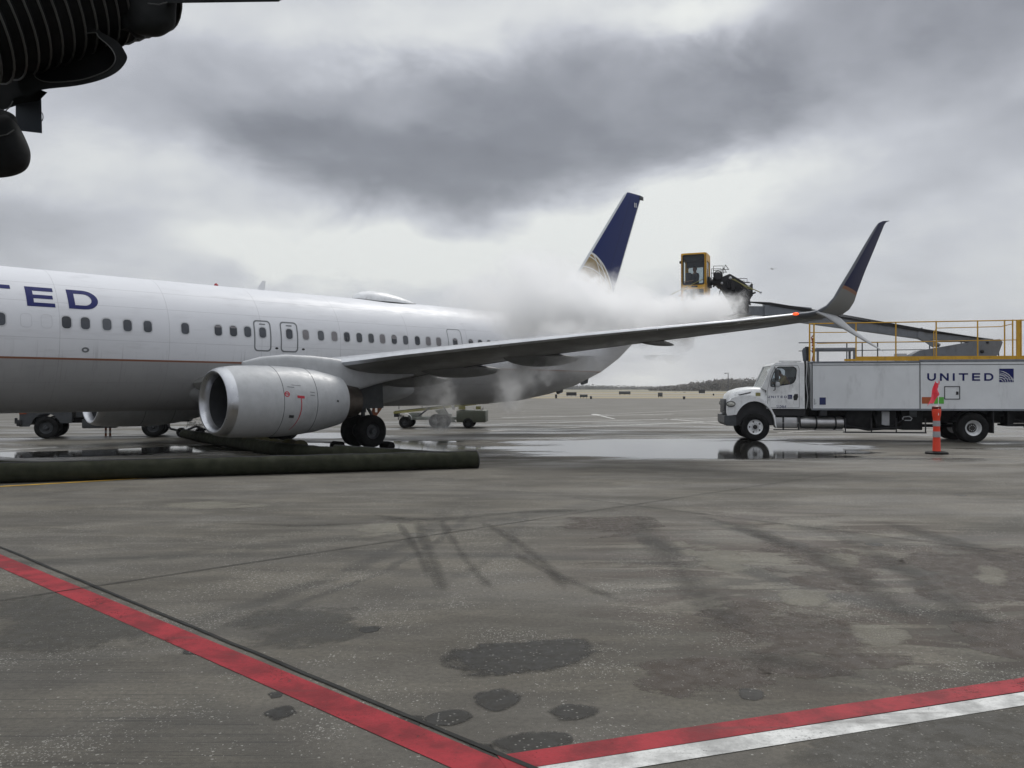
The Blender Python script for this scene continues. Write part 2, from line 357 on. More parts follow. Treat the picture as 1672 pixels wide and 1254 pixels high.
def globe(mb_b, mb_w, f, s):                    # square emblem: blue tile with white curved grid lines in its lower left
    mb_b.add([f(0, 0, 0), f(s, 0, 0), f(s, s, 0), f(0, s, 0)], [(0, 1, 2, 3)])
    def line(pts, w):
        pts = [Vector((p[0], p[1])) for p in pts if -.001 <= p[0] <= s+.001 and -.001 <= p[1] <= s+.001]
        if len(pts) < 2: return
        vs = []; fs = []
        for i, p in enumerate(pts):
            t = (pts[min(i+1, len(pts)-1)]-pts[max(i-1, 0)]).normalized(); n_ = Vector((-t.y, t.x))*w
            for sg in (1, -1): r_ = p+n_*sg; vs.append(f(min(max(r_.x, 0), s), min(max(r_.y, 0), s), 1))
        for i in range(len(pts)-1): a = i*2; fs.append((a, a+1, a+3, a+2))
        mb_w.add(vs, fs)
    for k_, wd in ((.92, .012), (.76, .016), (.60, .02), (.44, .022), (.28, .022)):
        line([(s*(k_*math.sin(R(a))), s*(k_*.95*math.cos(R(a))*1.0-.05+.0*a)) for a in range(0, 91, 5)], wd*s)
    for k_ in (.25, .55, .85): line([(s*t/14, s*(.86*k_+.1-.75*k_*(t/14)**1.7)) for t in range(15)], .012*s)
# ------------------------------------------------------------------ ground
def ground_material():
    mt, k, b, o = material('wet_concrete')
    tc = k.new('ShaderNodeTexCoord').outputs['Object']; xx, yy, zz = k.xyz(tc)[:3]
    def nz(loc=(0, 0, 0), rot=0.0, scale=(1, 1, 1), s_=1.0, det=6, ro=.62, di=.4): return k.noise(k.map(tc, loc=loc, rot=(0, 0, R(rot)), scale=scale), s_, det, ro, di)
    fine = k.noise(tc, 24, 5, .72); grit = k.noise(tc, 150, 2, .6)
    DK, MD, LT = (.064, .057, .046), (.116, .106, .088), (.205, .190, .157)
    c = k.mix(k.ss(nz(s_=.35), .36, .64), DK, MD)
    c = k.mix(k.ss(nz((5, 2, 0), 25, (.5, 1.5, 1), .9), .42, .66, 0, .55), c, (.165, .148, .115))
    c = k.mix(k.ss(nz((9, 4, 0), -20, (.4, 1.3, 1), 1.3), .50, .62, 0, .55), c, DK)
    # brown damp zone with pale dried islands, crossed by tyre marks
    zone = k.ss(k.vm('LENGTH', k.map(tc, loc=(-3.9/3.6, -9.4/4.9, 0), scale=(1/3.6, 1/4.9, 1))), 1.2, .55)
    br = k.m('MULTIPLY', k.ss(nz((2, 6, 0), 50, (.6, 1.4, 1), .75, 7, .62, 1.3), .42, .53), zone)
    c = k.mix(k.m('MULTIPLY', br, .85), c, (.060, .043, .033))
    lite = k.m('MULTIPLY', k.ss(nz((7, 1, 0), 35, (.5, 1.7, 1), .85, 6, .6, 1.2), .52, .58), zone)
    c = k.mix(k.m('MULTIPLY', lite, .6), c, (.21, .195, .155))
    nd_ = k.noise(tc, .8, 4, .6, out=1); tcd = k.vm('ADD', tc, k.map(nd_, loc=(-.25, -.25, 0), scale=(.5, .5, 0))); td = k.xyz(tcd)
    flat = k.comb(td[0], td[1], 0.0)
    for cx, cy, r_, wd, y0, y1, st in ((12.5, 14.5, 11.2, .16, 5.8, 12.5, .8), (12.5, 14.5, 9.6, .14, 6.0, 12.5, .8), (-14, 13.5, 12.9, .10, 7.2, 13.5, .6), (-14, 13.5, 13.25, .05, 7.2, 13.5, .6), (-14, 13.5, 14.2, .06, 8.5, 13.5, .4), (-9, 22, 12.8, .2, 9, 15, .5), (14, 4, 10.6, .25, 5, 14, .5), (-2, -3, 13.2, .12, 7, 12, .5), (20, 20, 17.6, .2, 7, 13, .5)):
        dd = k.m('ABSOLUTE', k.m('SUBTRACT', k.vm('DISTANCE', flat, (cx, cy, 0)), r_))
        mk = k.m('MULTIPLY', k.ss(dd, wd*1.9, wd*.4), k.m('MULTIPLY', k.ss(yy, y0-.8, y0+.8), k.ss(yy, y1+1, y1-1)))
        mk = k.m('MULTIPLY', mk, k.ss(k.noise(tc, 1.6, 4), .32, .5)); c = k.mix(k.m('MULTIPLY', mk, st), c, (.030, .028, .024))
    # broom texture and dark age on the near slab
    near = k.ss(k.m('ADD', k.m('MULTIPLY', xx, .95), yy), 3.7, 3.5)
    c = k.mix(k.m('MULTIPLY', near, k.ss(nz((1, 1, 0), 0, (1, 1, 1), .45), .38, .6, .55, 0)), c, (.062, .059, .049))
    br2 = k.noise(k.map(tc, rot=(0, 0, R(44)), scale=(.5, 40, 1)), 1.0, 4, .65)
    c = k.mix(k.m('MULTIPLY', k.ss(br2, .52, .66, 0, .75), near), c, (.024, .023, .020))
    # sweeping streaks further out
    midz = k.m('MULTIPLY', k.ss(yy, 8.0, 10.5), k.ss(yy, 20, 15))
    c = k.mix(k.m('MULTIPLY', k.ss(nz((0, 0, 0), -6, (.25, 2.0, 1), 1.1, 6, .65, .3), .50, .66, 0, .32), midz), c, LT)
    c = k.mix(k.m('MULTIPLY', k.ss(nz((3, 3, 0), 5, (.25, 1.8, 1), 1.1, 6, .65, .3), .52, .66, 0, .25), midz), c, DK)
    # exposed pale aggregate
    dens = k.ss(nz((1, 8, 0), 0, (1, 1, 1), .8, 5, .68), .46, .66)
    jit = k.vm('ADD', tc, k.map(k.noise(tc, 30, 2, out=1), scale=(.02, .02, 0)))
    for sc_, th_, pw_ in ((38.0, .30, .62), (80.0, .36, .6)):
        vo = k.voro(jit, sc_); rnd = k.xyz(vo.outputs['Color'])[0]
        sp = k.m('MULTIPLY', k.m('LESS_THAN', vo.outputs['Distance'], th_), k.m('GREATER_THAN', rnd, k.m('SUBTRACT', 1.0, k.m('MULTIPLY', k.m('ADD', dens, .03), .40))))
        c = k.mix(k.m('MULTIPLY', sp, pw_), c, (.42, .41, .37))
    c = k.mix(k.ss(fine, .38, .66, 0, .45), c, (.050, .047, .040)); c = k.mix(k.ss(grit, .52, .72, 0, .4), c, (.19, .185, .165))
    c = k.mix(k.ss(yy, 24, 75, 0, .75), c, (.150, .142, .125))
    k.put(b.inputs['Base Color'], c)
    wet = k.ss(nz((4, 1, 0), 0, (.35, 1, 1), .5, 5, .6), .42, .62)
    rg = k.m('ADD', k.m('MULTIPLY', wet, -.20), .80); rg = k.m('ADD', rg, k.m('MULTIPLY', k.m('SUBTRACT', fine, .5), .3))
    damp = k.m('MULTIPLY', k.ss(yy, 19, 24), k.ss(yy, 60, 44)); rg = k.m('SUBTRACT', rg, k.m('MULTIPLY', damp, k.m('MULTIPLY', k.ss(nz((0, 5, 0), 0, (.25, 1.0, 1), .4, 4), .40, .56), .40)))
    k.put(b.inputs['Roughness'], rg); b.inputs['Specular IOR Level'].default_value = .28
    bn = k.new('ShaderNodeBump'); bn.inputs['Strength'].default_value = .6; bn.inputs['Distance'].default_value = .006
    k.put(bn.inputs['Height'], k.m('ADD', fine, k.m('MULTIPLY', grit, .6))); k.put(b.inputs['Normal'], bn.outputs[0]); return mt
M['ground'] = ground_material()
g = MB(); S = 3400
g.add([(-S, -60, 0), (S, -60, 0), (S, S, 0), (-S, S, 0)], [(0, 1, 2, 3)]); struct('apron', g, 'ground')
def soft_material(name, col, rough, streak=1.0, thr=.5, sc_=1.0, spec=.5, bumpk=0.0, soft=.25, maxa=1.0, grit_=False, amp=1.7, famp=.25):
    mt, k, b, o = material(name); tc = k.new('ShaderNodeTexCoord').outputs['Object']
    at = k.new('ShaderNodeAttribute'); at.attribute_name = 'edge'
    n = k.noise(k.map(tc, scale=(streak, 1, 1)), sc_, 6, .62, .4); n2_ = k.noise(tc, sc_*14, 4, .6)
    a = k.m('ADD', k.m('ADD', at.outputs['Fac'], k.m('MULTIPLY', k.m('SUBTRACT', n, .5), amp)), k.m('MULTIPLY', k.m('SUBTRACT', n2_, .5), famp))
    a = k.ss(a, thr, thr+soft, 0, maxa)
    cc_ = k.mix(k.noise(tc, 3, 4), col, tuple(c*1.4 for c in col))
    if grit_:
        vo = k.voro(tc, 42.0); rnd = k.xyz(vo.outputs['Color'])[0]; cc_ = k.mix(k.m('MULTIPLY', k.m('MULTIPLY', k.m('LESS_THAN', vo.outputs['Distance'], .3), k.m('GREATER_THAN', rnd, .86)), .7), cc_, (.3, .29, .26))
        cc_ = k.mix(k.ss(k.noise(tc, 60, 4, .75), .5, .7, 0, .5), cc_, tuple(c*2.6 for c in col))
    k.put(b.inputs['Base Color'], cc_); k.put(b.inputs['Roughness'], k.ss(k.noise(tc, 8, 4), .35, .65, rough*.75, min(1, rough*1.2))); b.inputs['Specular IOR Level'].default_value = spec
    if bumpk:
        bn = k.new('ShaderNodeBump'); bn.inputs['Strength'].default_value = bumpk; bn.inputs['Distance'].default_value = .01
        k.put(bn.inputs['Height'], k.noise(tc, 5, 3)); k.put(b.inputs['Normal'], bn.outputs[0])
    t = k.new('ShaderNodeBsdfTransparent'); mx = k.new('ShaderNodeMixShader'); k.put(mx.inputs[0], a); k.l.new(t.outputs[0], mx.inputs[1]); k.l.new(b.outputs[0], mx.inputs[2]); k.l.new(mx.outputs[0], o.inputs[0]); return mt
M['puddle'] = soft_material('standing_water', (.022, .021, .019), .055, .2, .40, .55, .5, .12, .16, 1.0, False, 2.1, .3)
M['stain'] = soft_material('damp_stain', (.017, .0155, .012), .5, 1, .24, 2.4, .28, .3, .42, .84, True, 1.9, .4)
M['brown'] = soft_material('brown_damp_film', (.052, .040, .031), .6, .7, .30, 1.5, .3, 0, .45, .66, True, 5.0, 1.0); M['dried'] = soft_material('dried_concrete', (.20, .188, .155), .8, .7, .45, 1.6, .2, 0, .5, .5, True, 3.5, .8)
M['track'] = soft_material('tyre_mark_film', (.036, .032, .026), .6, 1, .15, 1.1, .25, 0, .9, .40, True, 1.6, .5); M['damp2'] = soft_material('damp_area', (.046, .043, .035), .55, 1, .30, 1.2, .35, 0, .6, .6, True, 3.0, .6)
def patch(name, pts, mat, z=.004, kind='structure', wob=.06, n=72):
    """soft edged flat sheet; pts is a ground polygon, edge fades in the material"""
    cx = sum(p[0] for p in pts)/len(pts); cy = sum(p[1] for p in pts)/len(pts)
    P = []
    for i in range(n):
        t = i/n*len(pts); a = int(t); f = t-a; p0, p1, p2, p3 = (pts[(a+j) % len(pts)] for j in (-1, 0, 1, 2))
        P.append(tuple(.5*((2*p1[c])+(-p0[c]+p2[c])*f+(2*p0[c]-5*p1[c]+4*p2[c]-p3[c])*f*f+(-p0[c]+3*p1[c]-3*p2[c]+p3[c])*f**3) for c in (0, 1)))
    vs = [(cx, cy, z)]; ed = [1.0]; fs = []
    for k_, e_ in ((.45, .95), (.8, .6), (1.0, .28), (1.18, -.6)):
        for p in P: vs.append((cx+(p[0]-cx)*k_, cy+(p[1]-cy)*k_, z)); ed.append(e_)
    for j in range(n): fs.append((0, 1+j, 1+(j+1) % n))
    for r_ in range(3):
        for j in range(n): a = 1+r_*n+j; b = 1+r_*n+(j+1) % n; fs.append((a, a+n, b+n, b))
    me = bpy.data.meshes.new(name); me.from_pydata(vs, [], fs); me.materials.append(M[mat])
    at = me.attributes.new('edge', 'FLOAT', 'POINT'); at.data.foreach_set('value', ed)
    o = bpy.data.objects.new(name, me); sc.collection.objects.link(o); return tag(o, kind=kind)
patch('puddle', [G(*p) for p in [(790, 724), (960, 716), (1190, 715), (1360, 720), (1520, 738), (1380, 752), (1130, 752), (950, 749), (800, 743)]], 'puddle')
patch('puddle', [G(*p) for p in [(300, 730), (420, 722), (560, 722), (700, 718), (790, 726), (760, 742), (640, 738), (480, 738), (340, 738)]], 'puddle', .005)
patch('puddle', [G(*p) for p in [(-120, 741), (60, 737), (180, 733), (320, 727), (430, 724), (330, 740), (160, 745), (0, 748)]], 'puddle', .006)
patch('puddle', [G(*p) for p in [(420, 708), (560, 706), (640, 712), (560, 716), (450, 715)]], 'puddle', .006)
for pp in ([(722, 1085), (745, 1058), (860, 1045), (972, 1042), (990, 1065), (960, 1080), (880, 1098), (770, 1108)], [(775, 1135), (815, 1122), (856, 1138), (820, 1160), (780, 1155)],
           [(697, 1170), (740, 1156), (775, 1168), (740, 1185), (705, 1186)], [(893, 1160), (930, 1147), (985, 1156), (960, 1176), (910, 1178)], [(800, 1215), (850, 1193), (920, 1196), (930, 1215), (860, 1236)],
           [(742, 1222), (790, 1212), (815, 1226), (800, 1242), (760, 1240)]):
    patch('damp_patch', [G(*p) for p in pp], 'stain', .0038)
for pp in ([(1300, 1200), (1420, 1185), (1560, 1165), (1740, 1150), (1760, 1300), (1330, 1290)], [(380, 1000), (560, 985), (600, 1030), (480, 1060), (380, 1050)], [(0, 985), (140, 965), (250, 1010), (260, 1060), (100, 1075), (-40, 1050)]):
    patch('damp_patch', [G(*p) for p in pp], 'damp2', .0025)
for pp in ([(1120, 1010), (1190, 985), (1270, 985), (1360, 1010), (1440, 1045), (1480, 1075), (1380, 1105), (1250, 1095), (1180, 1050)], [(1490, 905), (1600, 895), (1720, 905), (1720, 985), (1580, 1005), (1500, 965)],
           [(1250, 880), (1330, 890), (1460, 915), (1420, 960), (1300, 950), (1240, 915)], [(1560, 1020), (1700, 1010), (1720, 1070), (1600, 1075)], [(1050, 1080), (1180, 1075), (1260, 1110), (1150, 1140), (1040, 1120)], [(900, 850), (1030, 842), (1080, 860), (980, 880)]):
    patch('brown_film', [G(*p) for p in pp], 'brown', .0020)
for pp in ([(1080, 885), (1130, 882), (1200, 898), (1245, 915), (1235, 942), (1160, 930)], [(1330, 905), (1400, 905), (1400, 928), (1350, 925)], [(1380, 1012), (1470, 1025), (1490, 1062), (1410, 1058)], [(1590, 918), (1650, 935), (1640, 955), (1600, 948)],
           [(240, 822), (430, 816), (450, 826), (300, 832)], [(1270, 960), (1350, 965), (1340, 990), (1280, 985)], [(560, 860), (680, 850), (690, 870), (600, 880)]):
    patch('dried_patch', [G(*p) for p in pp], 'dried', .0030)
random.seed(21)
for i in range(8):
    u, v = random.uniform(60, 1640), random.uniform(800, 1180); x0, y0 = G(u, v); r_ = random.uniform(.05, .16)
    patch('oil_spot', [(x0+r_*random.uniform(.7, 1.3)*math.cos(R(a)), y0+r_*random.uniform(.7, 1.3)*math.sin(R(a))) for a in range(0, 360, 45)], 'stain', .0032, n=24)
def ribbon(px, w_, mat='track', z=.0035):
    P = [Vector(G(*p)) for p in px]; m_ = len(P)-1; C_ = []
    for i in range(m_*8+1):
        t = i/8; a = min(int(t), m_-1); f = t-a; p = [P[max(0, min(m_, a+j))] for j in (-1, 0, 1, 2)]
        C_.append(.5*((2*p[1])+(-p[0]+p[2])*f+(2*p[0]-5*p[1]+4*p[2]-p[3])*f*f+(-p[0]+3*p[1]-3*p[2]+p[3])*f**3))
    vs = []; ed = []; fs = []; n = len(C_)
    for i, p in enumerate(C_):
        t = (C_[min(i+1, n-1)]-C_[max(i-1, 0)]).normalized(); nn = Vector((-t.y, t.x)); fade = min(1, i/6, (n-1-i)/6)
        for k_, e_ in ((-1.5, -.7), (-.8, .45), (0, .85), (.8, .45), (1.5, -.7)): q2 = p+nn*k_*w_/2; vs.append((q2.x, q2.y, z)); ed.append(e_*fade-.6*(1-fade))
    for i in range(n-1):
        for j in range(4): a = i*5+j; fs.append((a, a+1, a+6, a+5))
    me = bpy.data.meshes.new('tyre_mark'); me.from_pydata(vs, [], fs); me.materials.append(M[mat]); at = me.attributes.new('edge', 'FLOAT', 'POINT'); at.data.foreach_set('value', ed)
    o = bpy.data.objects.new('tyre_mark', me); sc.collection.objects.link(o); tag(o, kind='structure')
for i, (px, w_) in enumerate((([(1036, 830), (1058, 868), (1098, 918), (1140, 965), (1180, 1005), (1205, 1050)], .30), ([(1200, 842), (1262, 880), (1335, 905), (1400, 945), (1462, 990), (1500, 1045)], .26),
    ([(1085, 832), (1170, 850), (1262, 882), (1320, 915)], .22), ([(676, 832), (692, 880), (712, 930), (735, 1000)], .11), ([(712, 832), (735, 875), (775, 930), (830, 990)], .09), ([(640, 836), (662, 870), (690, 915), (705, 960)], .08),
    ([(800, 880), (880, 925), (960, 960), (1060, 1000)], .12), ([(1400, 840), (1500, 868), (1600, 900), (1720, 945)], .28), ([(1090, 1045), (1300, 1085), (1520, 1130)], .22), ([(520, 842), (700, 848), (900, 834), (1100, 838)], .22),
    ([(300, 850), (480, 858), (700, 850)], .14), ([(760, 840), (820, 870), (900, 930), (940, 1000)], .12), ([(1300, 850), (1420, 900), (1560, 990), (1640, 1060)], .24), ([(560, 830), (640, 845), (690, 842)], .16))):
    ribbon(px, w_*1.7, 'track', .0035+.0002*i)
def worn(name, col, wear=.5, rough=.6):
    mt, k, b, o = material(name); tc = k.new('ShaderNodeTexCoord').outputs['Object']
    c = k.mix(k.ss(k.noise(tc, 3, 6, .65), .35, .65), tuple(v*.62 for v in col), tuple(min(1, v*1.2) for v in col))
    c = k.mix(k.ss(k.noise(tc, 45, 5, .75), .5, .72, 0, .6), c, tuple(v*.4+.01 for v in col))
    c = k.mix(k.ss(k.noise(k.map(tc, rot=(0, 0, .8), scale=(.4, 3, 1)), 1.6, 5, .6), .56, .68, 0, .4), c, (.05, .04, .035))
    k.put(b.inputs['Base Color'], c); b.inputs['Roughness'].default_value = rough; b.inputs['Specular IOR Level'].default_value = .2
    bn = k.new('ShaderNodeBump'); bn.inputs['Strength'].default_value = .5; bn.inputs['Distance'].default_value = .005
    k.put(bn.inputs['Height'], k.noise(tc, 40, 5, .7)); k.put(b.inputs['Normal'], bn.outputs[0])
    a = k.ss(k.m('ADD', k.m('MULTIPLY', k.noise(tc, 34, 6, .8), .62), k.m('MULTIPLY', k.noise(tc, 2.2, 5, .65), .45)), wear+.10, wear+.02)
    t = k.new('ShaderNodeBsdfTransparent'); mx = k.new('ShaderNodeMixShader'); k.put(mx.inputs[0], a); k.l.new(t.outputs[0], mx.inputs[1]); k.l.new(b.outputs[0], mx.inputs[2]); k.l.new(mx.outputs[0], o.inputs[0]); return mt
M['redline'] = worn('red_line_paint', (.28, .019, .027), .585); M['whiteline'] = worn('white_line_paint', (.56, .56, .54), .59); M['yellowline'] = worn('yellow_line_paint', (.50, .30, .03), .62)
M['farwhite'] = worn('far_white_line_paint', (.62, .61, .58), .66); M['joint'] = worn('joint_sealant', (.022, .022, .02), .66, .7)
def strip(name, pts, mat, z=.004, wob=0.0):
    """pts: list of (left point, right point) pairs on the ground"""
    mb = MB(); vs = []; fs = []
    for (a, b) in pts: vs += [(a[0], a[1], z), (b[0], b[1], z)]
    for i in range(len(pts)-1): fs.append((i*2, i*2+1, i*2+3, i*2+2))
    mb.add(vs, fs); return struct(name, mb, mat)
def line(name, a, b, w, mat, z=.004, wob=.0, n=40):
    a, b = Vector(a), Vector(b); t = (b-a).normalized(); nn = Vector((-t.y, t.x))*w/2; ps = []
    for i in range(n+1):
        p = a.lerp(b, i/n)+nn*wob*(noise.noise((i*.7, a.x, 3))); ww = nn*(1+wob*noise.noise((i*1.3, 5, a.y))); ps.append((p+ww, p-ww))
    return strip(name, ps, mat, z)
def ext(a, b, k_): a, b = Vector(a), Vector(b); return a+(a-b)*k_, b+(b-a)*k_
red_w = .34
A, B = ext(G(0, 915), G(795, 1254), .0); A = A+(A-B)*1.2; B2 = Vector(G(850, 1254))
line('red_line', A, B+(B-A)*.004, .245, 'redline', .004)
C0, C1 = Vector(G(842, 1243)), Vector(G(1672, 1117)); line('red_line', C0-(C1-C0)*.02, C1+(C1-C0)*2.5, .195, 'redline', .006)
D0, D1 = Vector(G(960, 1252)), Vector(G(1672, 1140)); dv = D1-D0; line('white_line', D0-dv*.3, D1+dv*3, .175, 'whiteline', .004)
line('yellow_line', Vector(G(0, 794.5))-Vector((6, -.0))-Vector((0, .0)), G(0, 794.5), .16, 'yellowline'); 
ya, yb = Vector(G(0, 794.5)), Vector(G(200, 783)); line('yellow_line', ya, yb+(yb-ya)*1.5, .16, 'yellowline', .005)
for nm, a, b, w_ in (('expansion_joint', (0, 893), (866, 1252), .036), ('expansion_joint', (0, 981), (1260, 790), .018), ('expansion_joint', (1040, 826), (1672, 905), .016)):
    a, b = ext(G(*a), G(*b), 1.2 if w_ > .03 else .25); line(nm, a, b, w_, 'joint', .0085, .5, 90)
for a, b, w_ in (((800, 703.5), (1420, 678), .34), ((800, 693), (1250, 680), .30), ((973, 677), (1003, 684), .22), ((1085, 684), (1150, 689), .25), ((973, 677), (1180, 668), .2),
                 ((-60, 739), (95, 730), .22), ((-60, 744), (60, 737), .16), ((1270, 707), (1330, 703), .15), ((1130, 690), (1190, 694), .2), ((820, 682), (1100, 676), .4), ((1300, 723), (1400, 731), .12)):
    line('apron_line', G(*a), G(*b), w_, 'farwhite', .004)
p0 = G(973, 677); mb = MB(); mb.add([(p0[0]+.35*math.cos(R(a)), p0[1]+1.4*math.sin(R(a)), .006) for a in range(0, 360, 20)], [tuple(range(18))]); struct('apron_marking', mb, 'farwhite')
# airfield beyond the apron
def field_mat(name, c1, c2, s1=.02):
    mt, k, b, o = material(name); tc = k.new('ShaderNodeTexCoord').outputs['Object']
    c = k.mix(k.ss(k.noise(k.map(tc, scale=(.15, 1, 1)), s1, 6, .65), .35, .65), c1, c2); c = k.mix(k.ss(k.noise(tc, .6, 4), .4, .7, 0, .4), c, tuple(v*.6 for v in c1))
    k.put(b.inputs['Base Color'], c); b.inputs['Roughness'].default_value = .9; return mt
M['field'] = field_mat('dry_grass', (.25, .205, .13), (.36, .31, .20)); M['taxi'] = field_mat('taxiway_concrete', (.22, .21, .19), (.32, .31, .28)); M['fieldg'] = field_mat('winter_grass', (.17, .155, .10), (.28, .25, .16))
def sheet(name, y0, y1, mat, z, x0=-3000, x1=3000): mb = MB(); mb.add([(x0, y0, z), (x1, y0, z), (x1, y1, z), (x0, y1, z)], [(0, 1, 2, 3)]); struct(name, mb, mat)
sheet('dry_grass_field', 168, 3395, 'field', .02); sheet('far_grass_field', 470, 1500, 'fieldg', .06)
sheet('taxiway', 205, 228, 'taxi', .04); sheet('runway', 300, 345, 'taxi', .04); sheet('runway', 560, 640, 'taxi', .10)
# far woodland
M['wood'] = paint('bare_winter_trees', (.15, .142, .135), .95, var=.35, vs=.02)  # bare trees, base colour lightened to carry the fading of distance haze
M['wood2'] = paint('evergreen_hill_trees', (.115, .105, .092), .95, var=.4, vs=.05)
def wood(name, spots, leaf, mat, label):
    mb = MB()
    for (x0, y0, r_, h_) in spots:
        for i in range(70):
            a = random.uniform(0, 6.283); rr = r_*math.sqrt(random.random()); hz_ = h_*(random.random()**.6)
            k_ = (1-(rr/r_)**2*.5); p = Vector((x0+rr*math.cos(a), y0+rr*math.sin(a), hz_*k_)); s_ = leaf*random.uniform(.5, 1.3)
            u = Vector((random.uniform(-1, 1), random.uniform(-1, 1), random.uniform(-1, 1))).normalized(); v = u.orthogonal().normalized()
            mb.add([p+u*s_, p+v*s_, p-u*s_*.8, p-v*s_*.8], [(0, 1, 2, 3)])
        mb.add([(x0-r_*.8, y0, 0), (x0+r_*.8, y0, 0), (x0+r_*.5, y0, h_*.6), (x0-r_*.5, y0, h_*.6)], [(0, 1, 2, 3)])
    return tag(mb.build(name, mat, None, False), label, 'trees', None, 'stuff')
sp = []
x_ = -1500
while x_ < 1900:
    Y_ = 1500+120*noise.noise((x_*.003, 1, 1)); h_ = 7.2+4*noise.noise((x_*.006, 0, 0))+1.3*noise.noise((x_*.03, 0, 5))
    if 60 < x_ < 420: h_ += 2
    sp.append((x_, Y_, 12, max(4, h_)))
    x_ += random.uniform(5, 11)
wood('treeline', sp, 1.3, 'wood', 'low grey line of bare trees along the far horizon')
sp = []
for i in range(420):
    x_ = random.uniform(130, 330); t = (x_-130)/200; hh = 11.5*math.sin(math.pi*min(1, max(0, t*.9+.12)))**.55
    Y_ = 700+random.uniform(-30, 60); sp.append((x_, Y_, 6, max(2, hh*random.uniform(.92, 1.02)*min(1, .45+t*2.5))))
wood('wooded_hill_trees', sp, .8, 'wood2', 'dark wooded rise on the horizon behind the truck bonnet')
# ------------------------------------------------------------------ airliner: local x aft from the main wheels, port side is -y
TH = .7795
def airliner_loc(x, P, z=0): return (-7.2+x*math.sin(TH)+P*math.cos(TH), 30.85+x*math.cos(TH)-P*math.sin(TH), z)
jet = thing('airliner', (-7.2, 30.85, 0), math.pi/2-TH, 'white and grey twin jet airliner with blue tail fin, its wing wrapped in steam', 'airliner')
def lerp(x, xs, ys):
    if x <= xs[0]: return ys[0]
    for i in range(len(xs)-1):
        if x <= xs[i+1]: t = (x-xs[i])/(xs[i+1]-xs[i]); return ys[i]+(ys[i+1]-ys[i])*t
    return ys[-1]
XS =  [-21.2, -21.0, -20.5, -19.8, -19.0, -18.0, -17.0, -16.0, -14.5, 7.0, 8.5, 10.5, 12.5, 14.4, 16.4, 17.9, 18.9, 19.4]
ZT =  [2.75, 3.05, 3.35, 3.75, 4.35, 4.95, 5.28, 5.44, 5.5, 5.5, 5.5, 5.5, 5.48, 5.42, 5.30, 5.20, 5.12, 5.05]
ZB =  [2.75, 2.40, 2.10, 1.83, 1.62, 1.46, 1.37, 1.33, 1.32, 1.32, 1.34, 1.46, 1.74, 2.14, 2.80, 3.50, 4.12, 4.45]
WD =  [.01, .35, .72, 1.08, 1.38, 1.62, 1.76, 1.84, 1.88, 1.88, 1.87, 1.80, 1.62, 1.36, .98, .66, .42, .30]
def sect(x):
    zt, zb, w_ = lerp(x, XS, ZT), lerp(x, XS, ZB), lerp(x, XS, WD); zm = zb+(zt-zb)*.545; return zt, zb, w_, zm
def skin_y(x, z):                                # half width of the fuselage at height z
    zt, zb, w_, zm = sect(x); t = (z-zm)/((zt-zm) if z > zm else (zm-zb)); return w_*math.sqrt(max(0, 1-t*t))
mb = MB(); NR = 72; rs = []
xs = []
for i in range(len(XS)-1):
    n_ = max(2, int((XS[i+1]-XS[i])/.45)); n_ = 30 if i == 8 else n_
    for j in range(n_): xs.append(XS[i]+(XS[i+1]-XS[i])*j/n_)
xs.append(XS[-1])
for x in xs:
    zt, zb, w_, zm = sect(x); ring = []
    for j in range(NR):
        t = 2*math.pi*j/NR; s_, c_ = math.sin(t), math.cos(t); ring.append((x, w_*c_, zm+(zt-zm if s_ > 0 else zm-zb)*s_))
    rs.append(ring)
mb.rings(rs); fus = mb.build('fuselage', 'fuselage', jet)
def skin(x, z, off=.004, side=-1): return (x, side*(skin_y(x, z)+off), z)
def dense(p, m_=.12):
    out = []
    for i in range(len(p)):
        a, b = p[i], p[(i+1) % len(p)]; out += [a]
        if math.dist(a, b) > m_:
            k_ = int(math.dist(a, b)/m_)+1; out += [(a[0]+(b[0]-a[0])*j/k_, a[1]+(b[1]-a[1])*j/k_) for j in range(1, k_)]
    return out
def skin_patch(name, outer, hole, mat, parent, off, label=None, side=-1):
    if hole is not None:
        a_, b_ = outer, hole; outer, hole = [], []
        for i in range(len(a_)):
            p, q_, r_, s_ = a_[i], a_[(i+1) % len(a_)], b_[i], b_[(i+1) % len(b_)]; k_ = max(1, int(math.dist(p, q_)/.1))
            for j in range(k_): t = j/k_; outer.append((p[0]+(q_[0]-p[0])*t, p[1]+(q_[1]-p[1])*t)); hole.append((r_[0]+(s_[0]-r_[0])*t, r_[1]+(s_[1]-r_[1])*t))
    mb = MB(); n = len(outer)
    if hole is None:
        cx = sum(p[0] for p in outer)/n; cz = sum(p[1] for p in outer)/n; half = [((p[0]+cx)/2, (p[1]+cz)/2) for p in outer]
        mb.add([skin(cx, cz, off, side)]+[skin(a, b, off, side) for a, b in half]+[skin(a, b, off, side) for a, b in outer],
               [(0, 1+i, 1+(i+1) % n) for i in range(n)]+[(1+i, 1+n+i, 1+n+(i+1) % n, 1+(i+1) % n) for i in range(n)])
    else: mb.add([skin(a, b, off, side) for a, b in outer]+[skin(a, b, off, side) for a, b in hole], [(i, (i+1) % n, n+(i+1) % n, n+i) for i in range(n)])
    return mb.build(name, mat, parent, True, label)
WZ = 3.87
winx = [-14.9, -14.4, -13.9, -13.4, -12.9, -12.4, -11.9, -11.4, -10.86, -9.25, -8.76, -8.18, -7.61, -7.03, -5.90, -4.84, -4.33, -3.84, -1.70, -1.10, -.55, -.03, .50, 1.02, 1.53, 2.07, 2.61, 3.18, 3.72, 4.25, 5.12, 5.97, 6.49, 7.0, 7.5, 8.0, 8.5, 9.0, 9.5, 10.0, 10.5]
shades = {-.55, 1.53, 3.72, 4.25, -1.70}
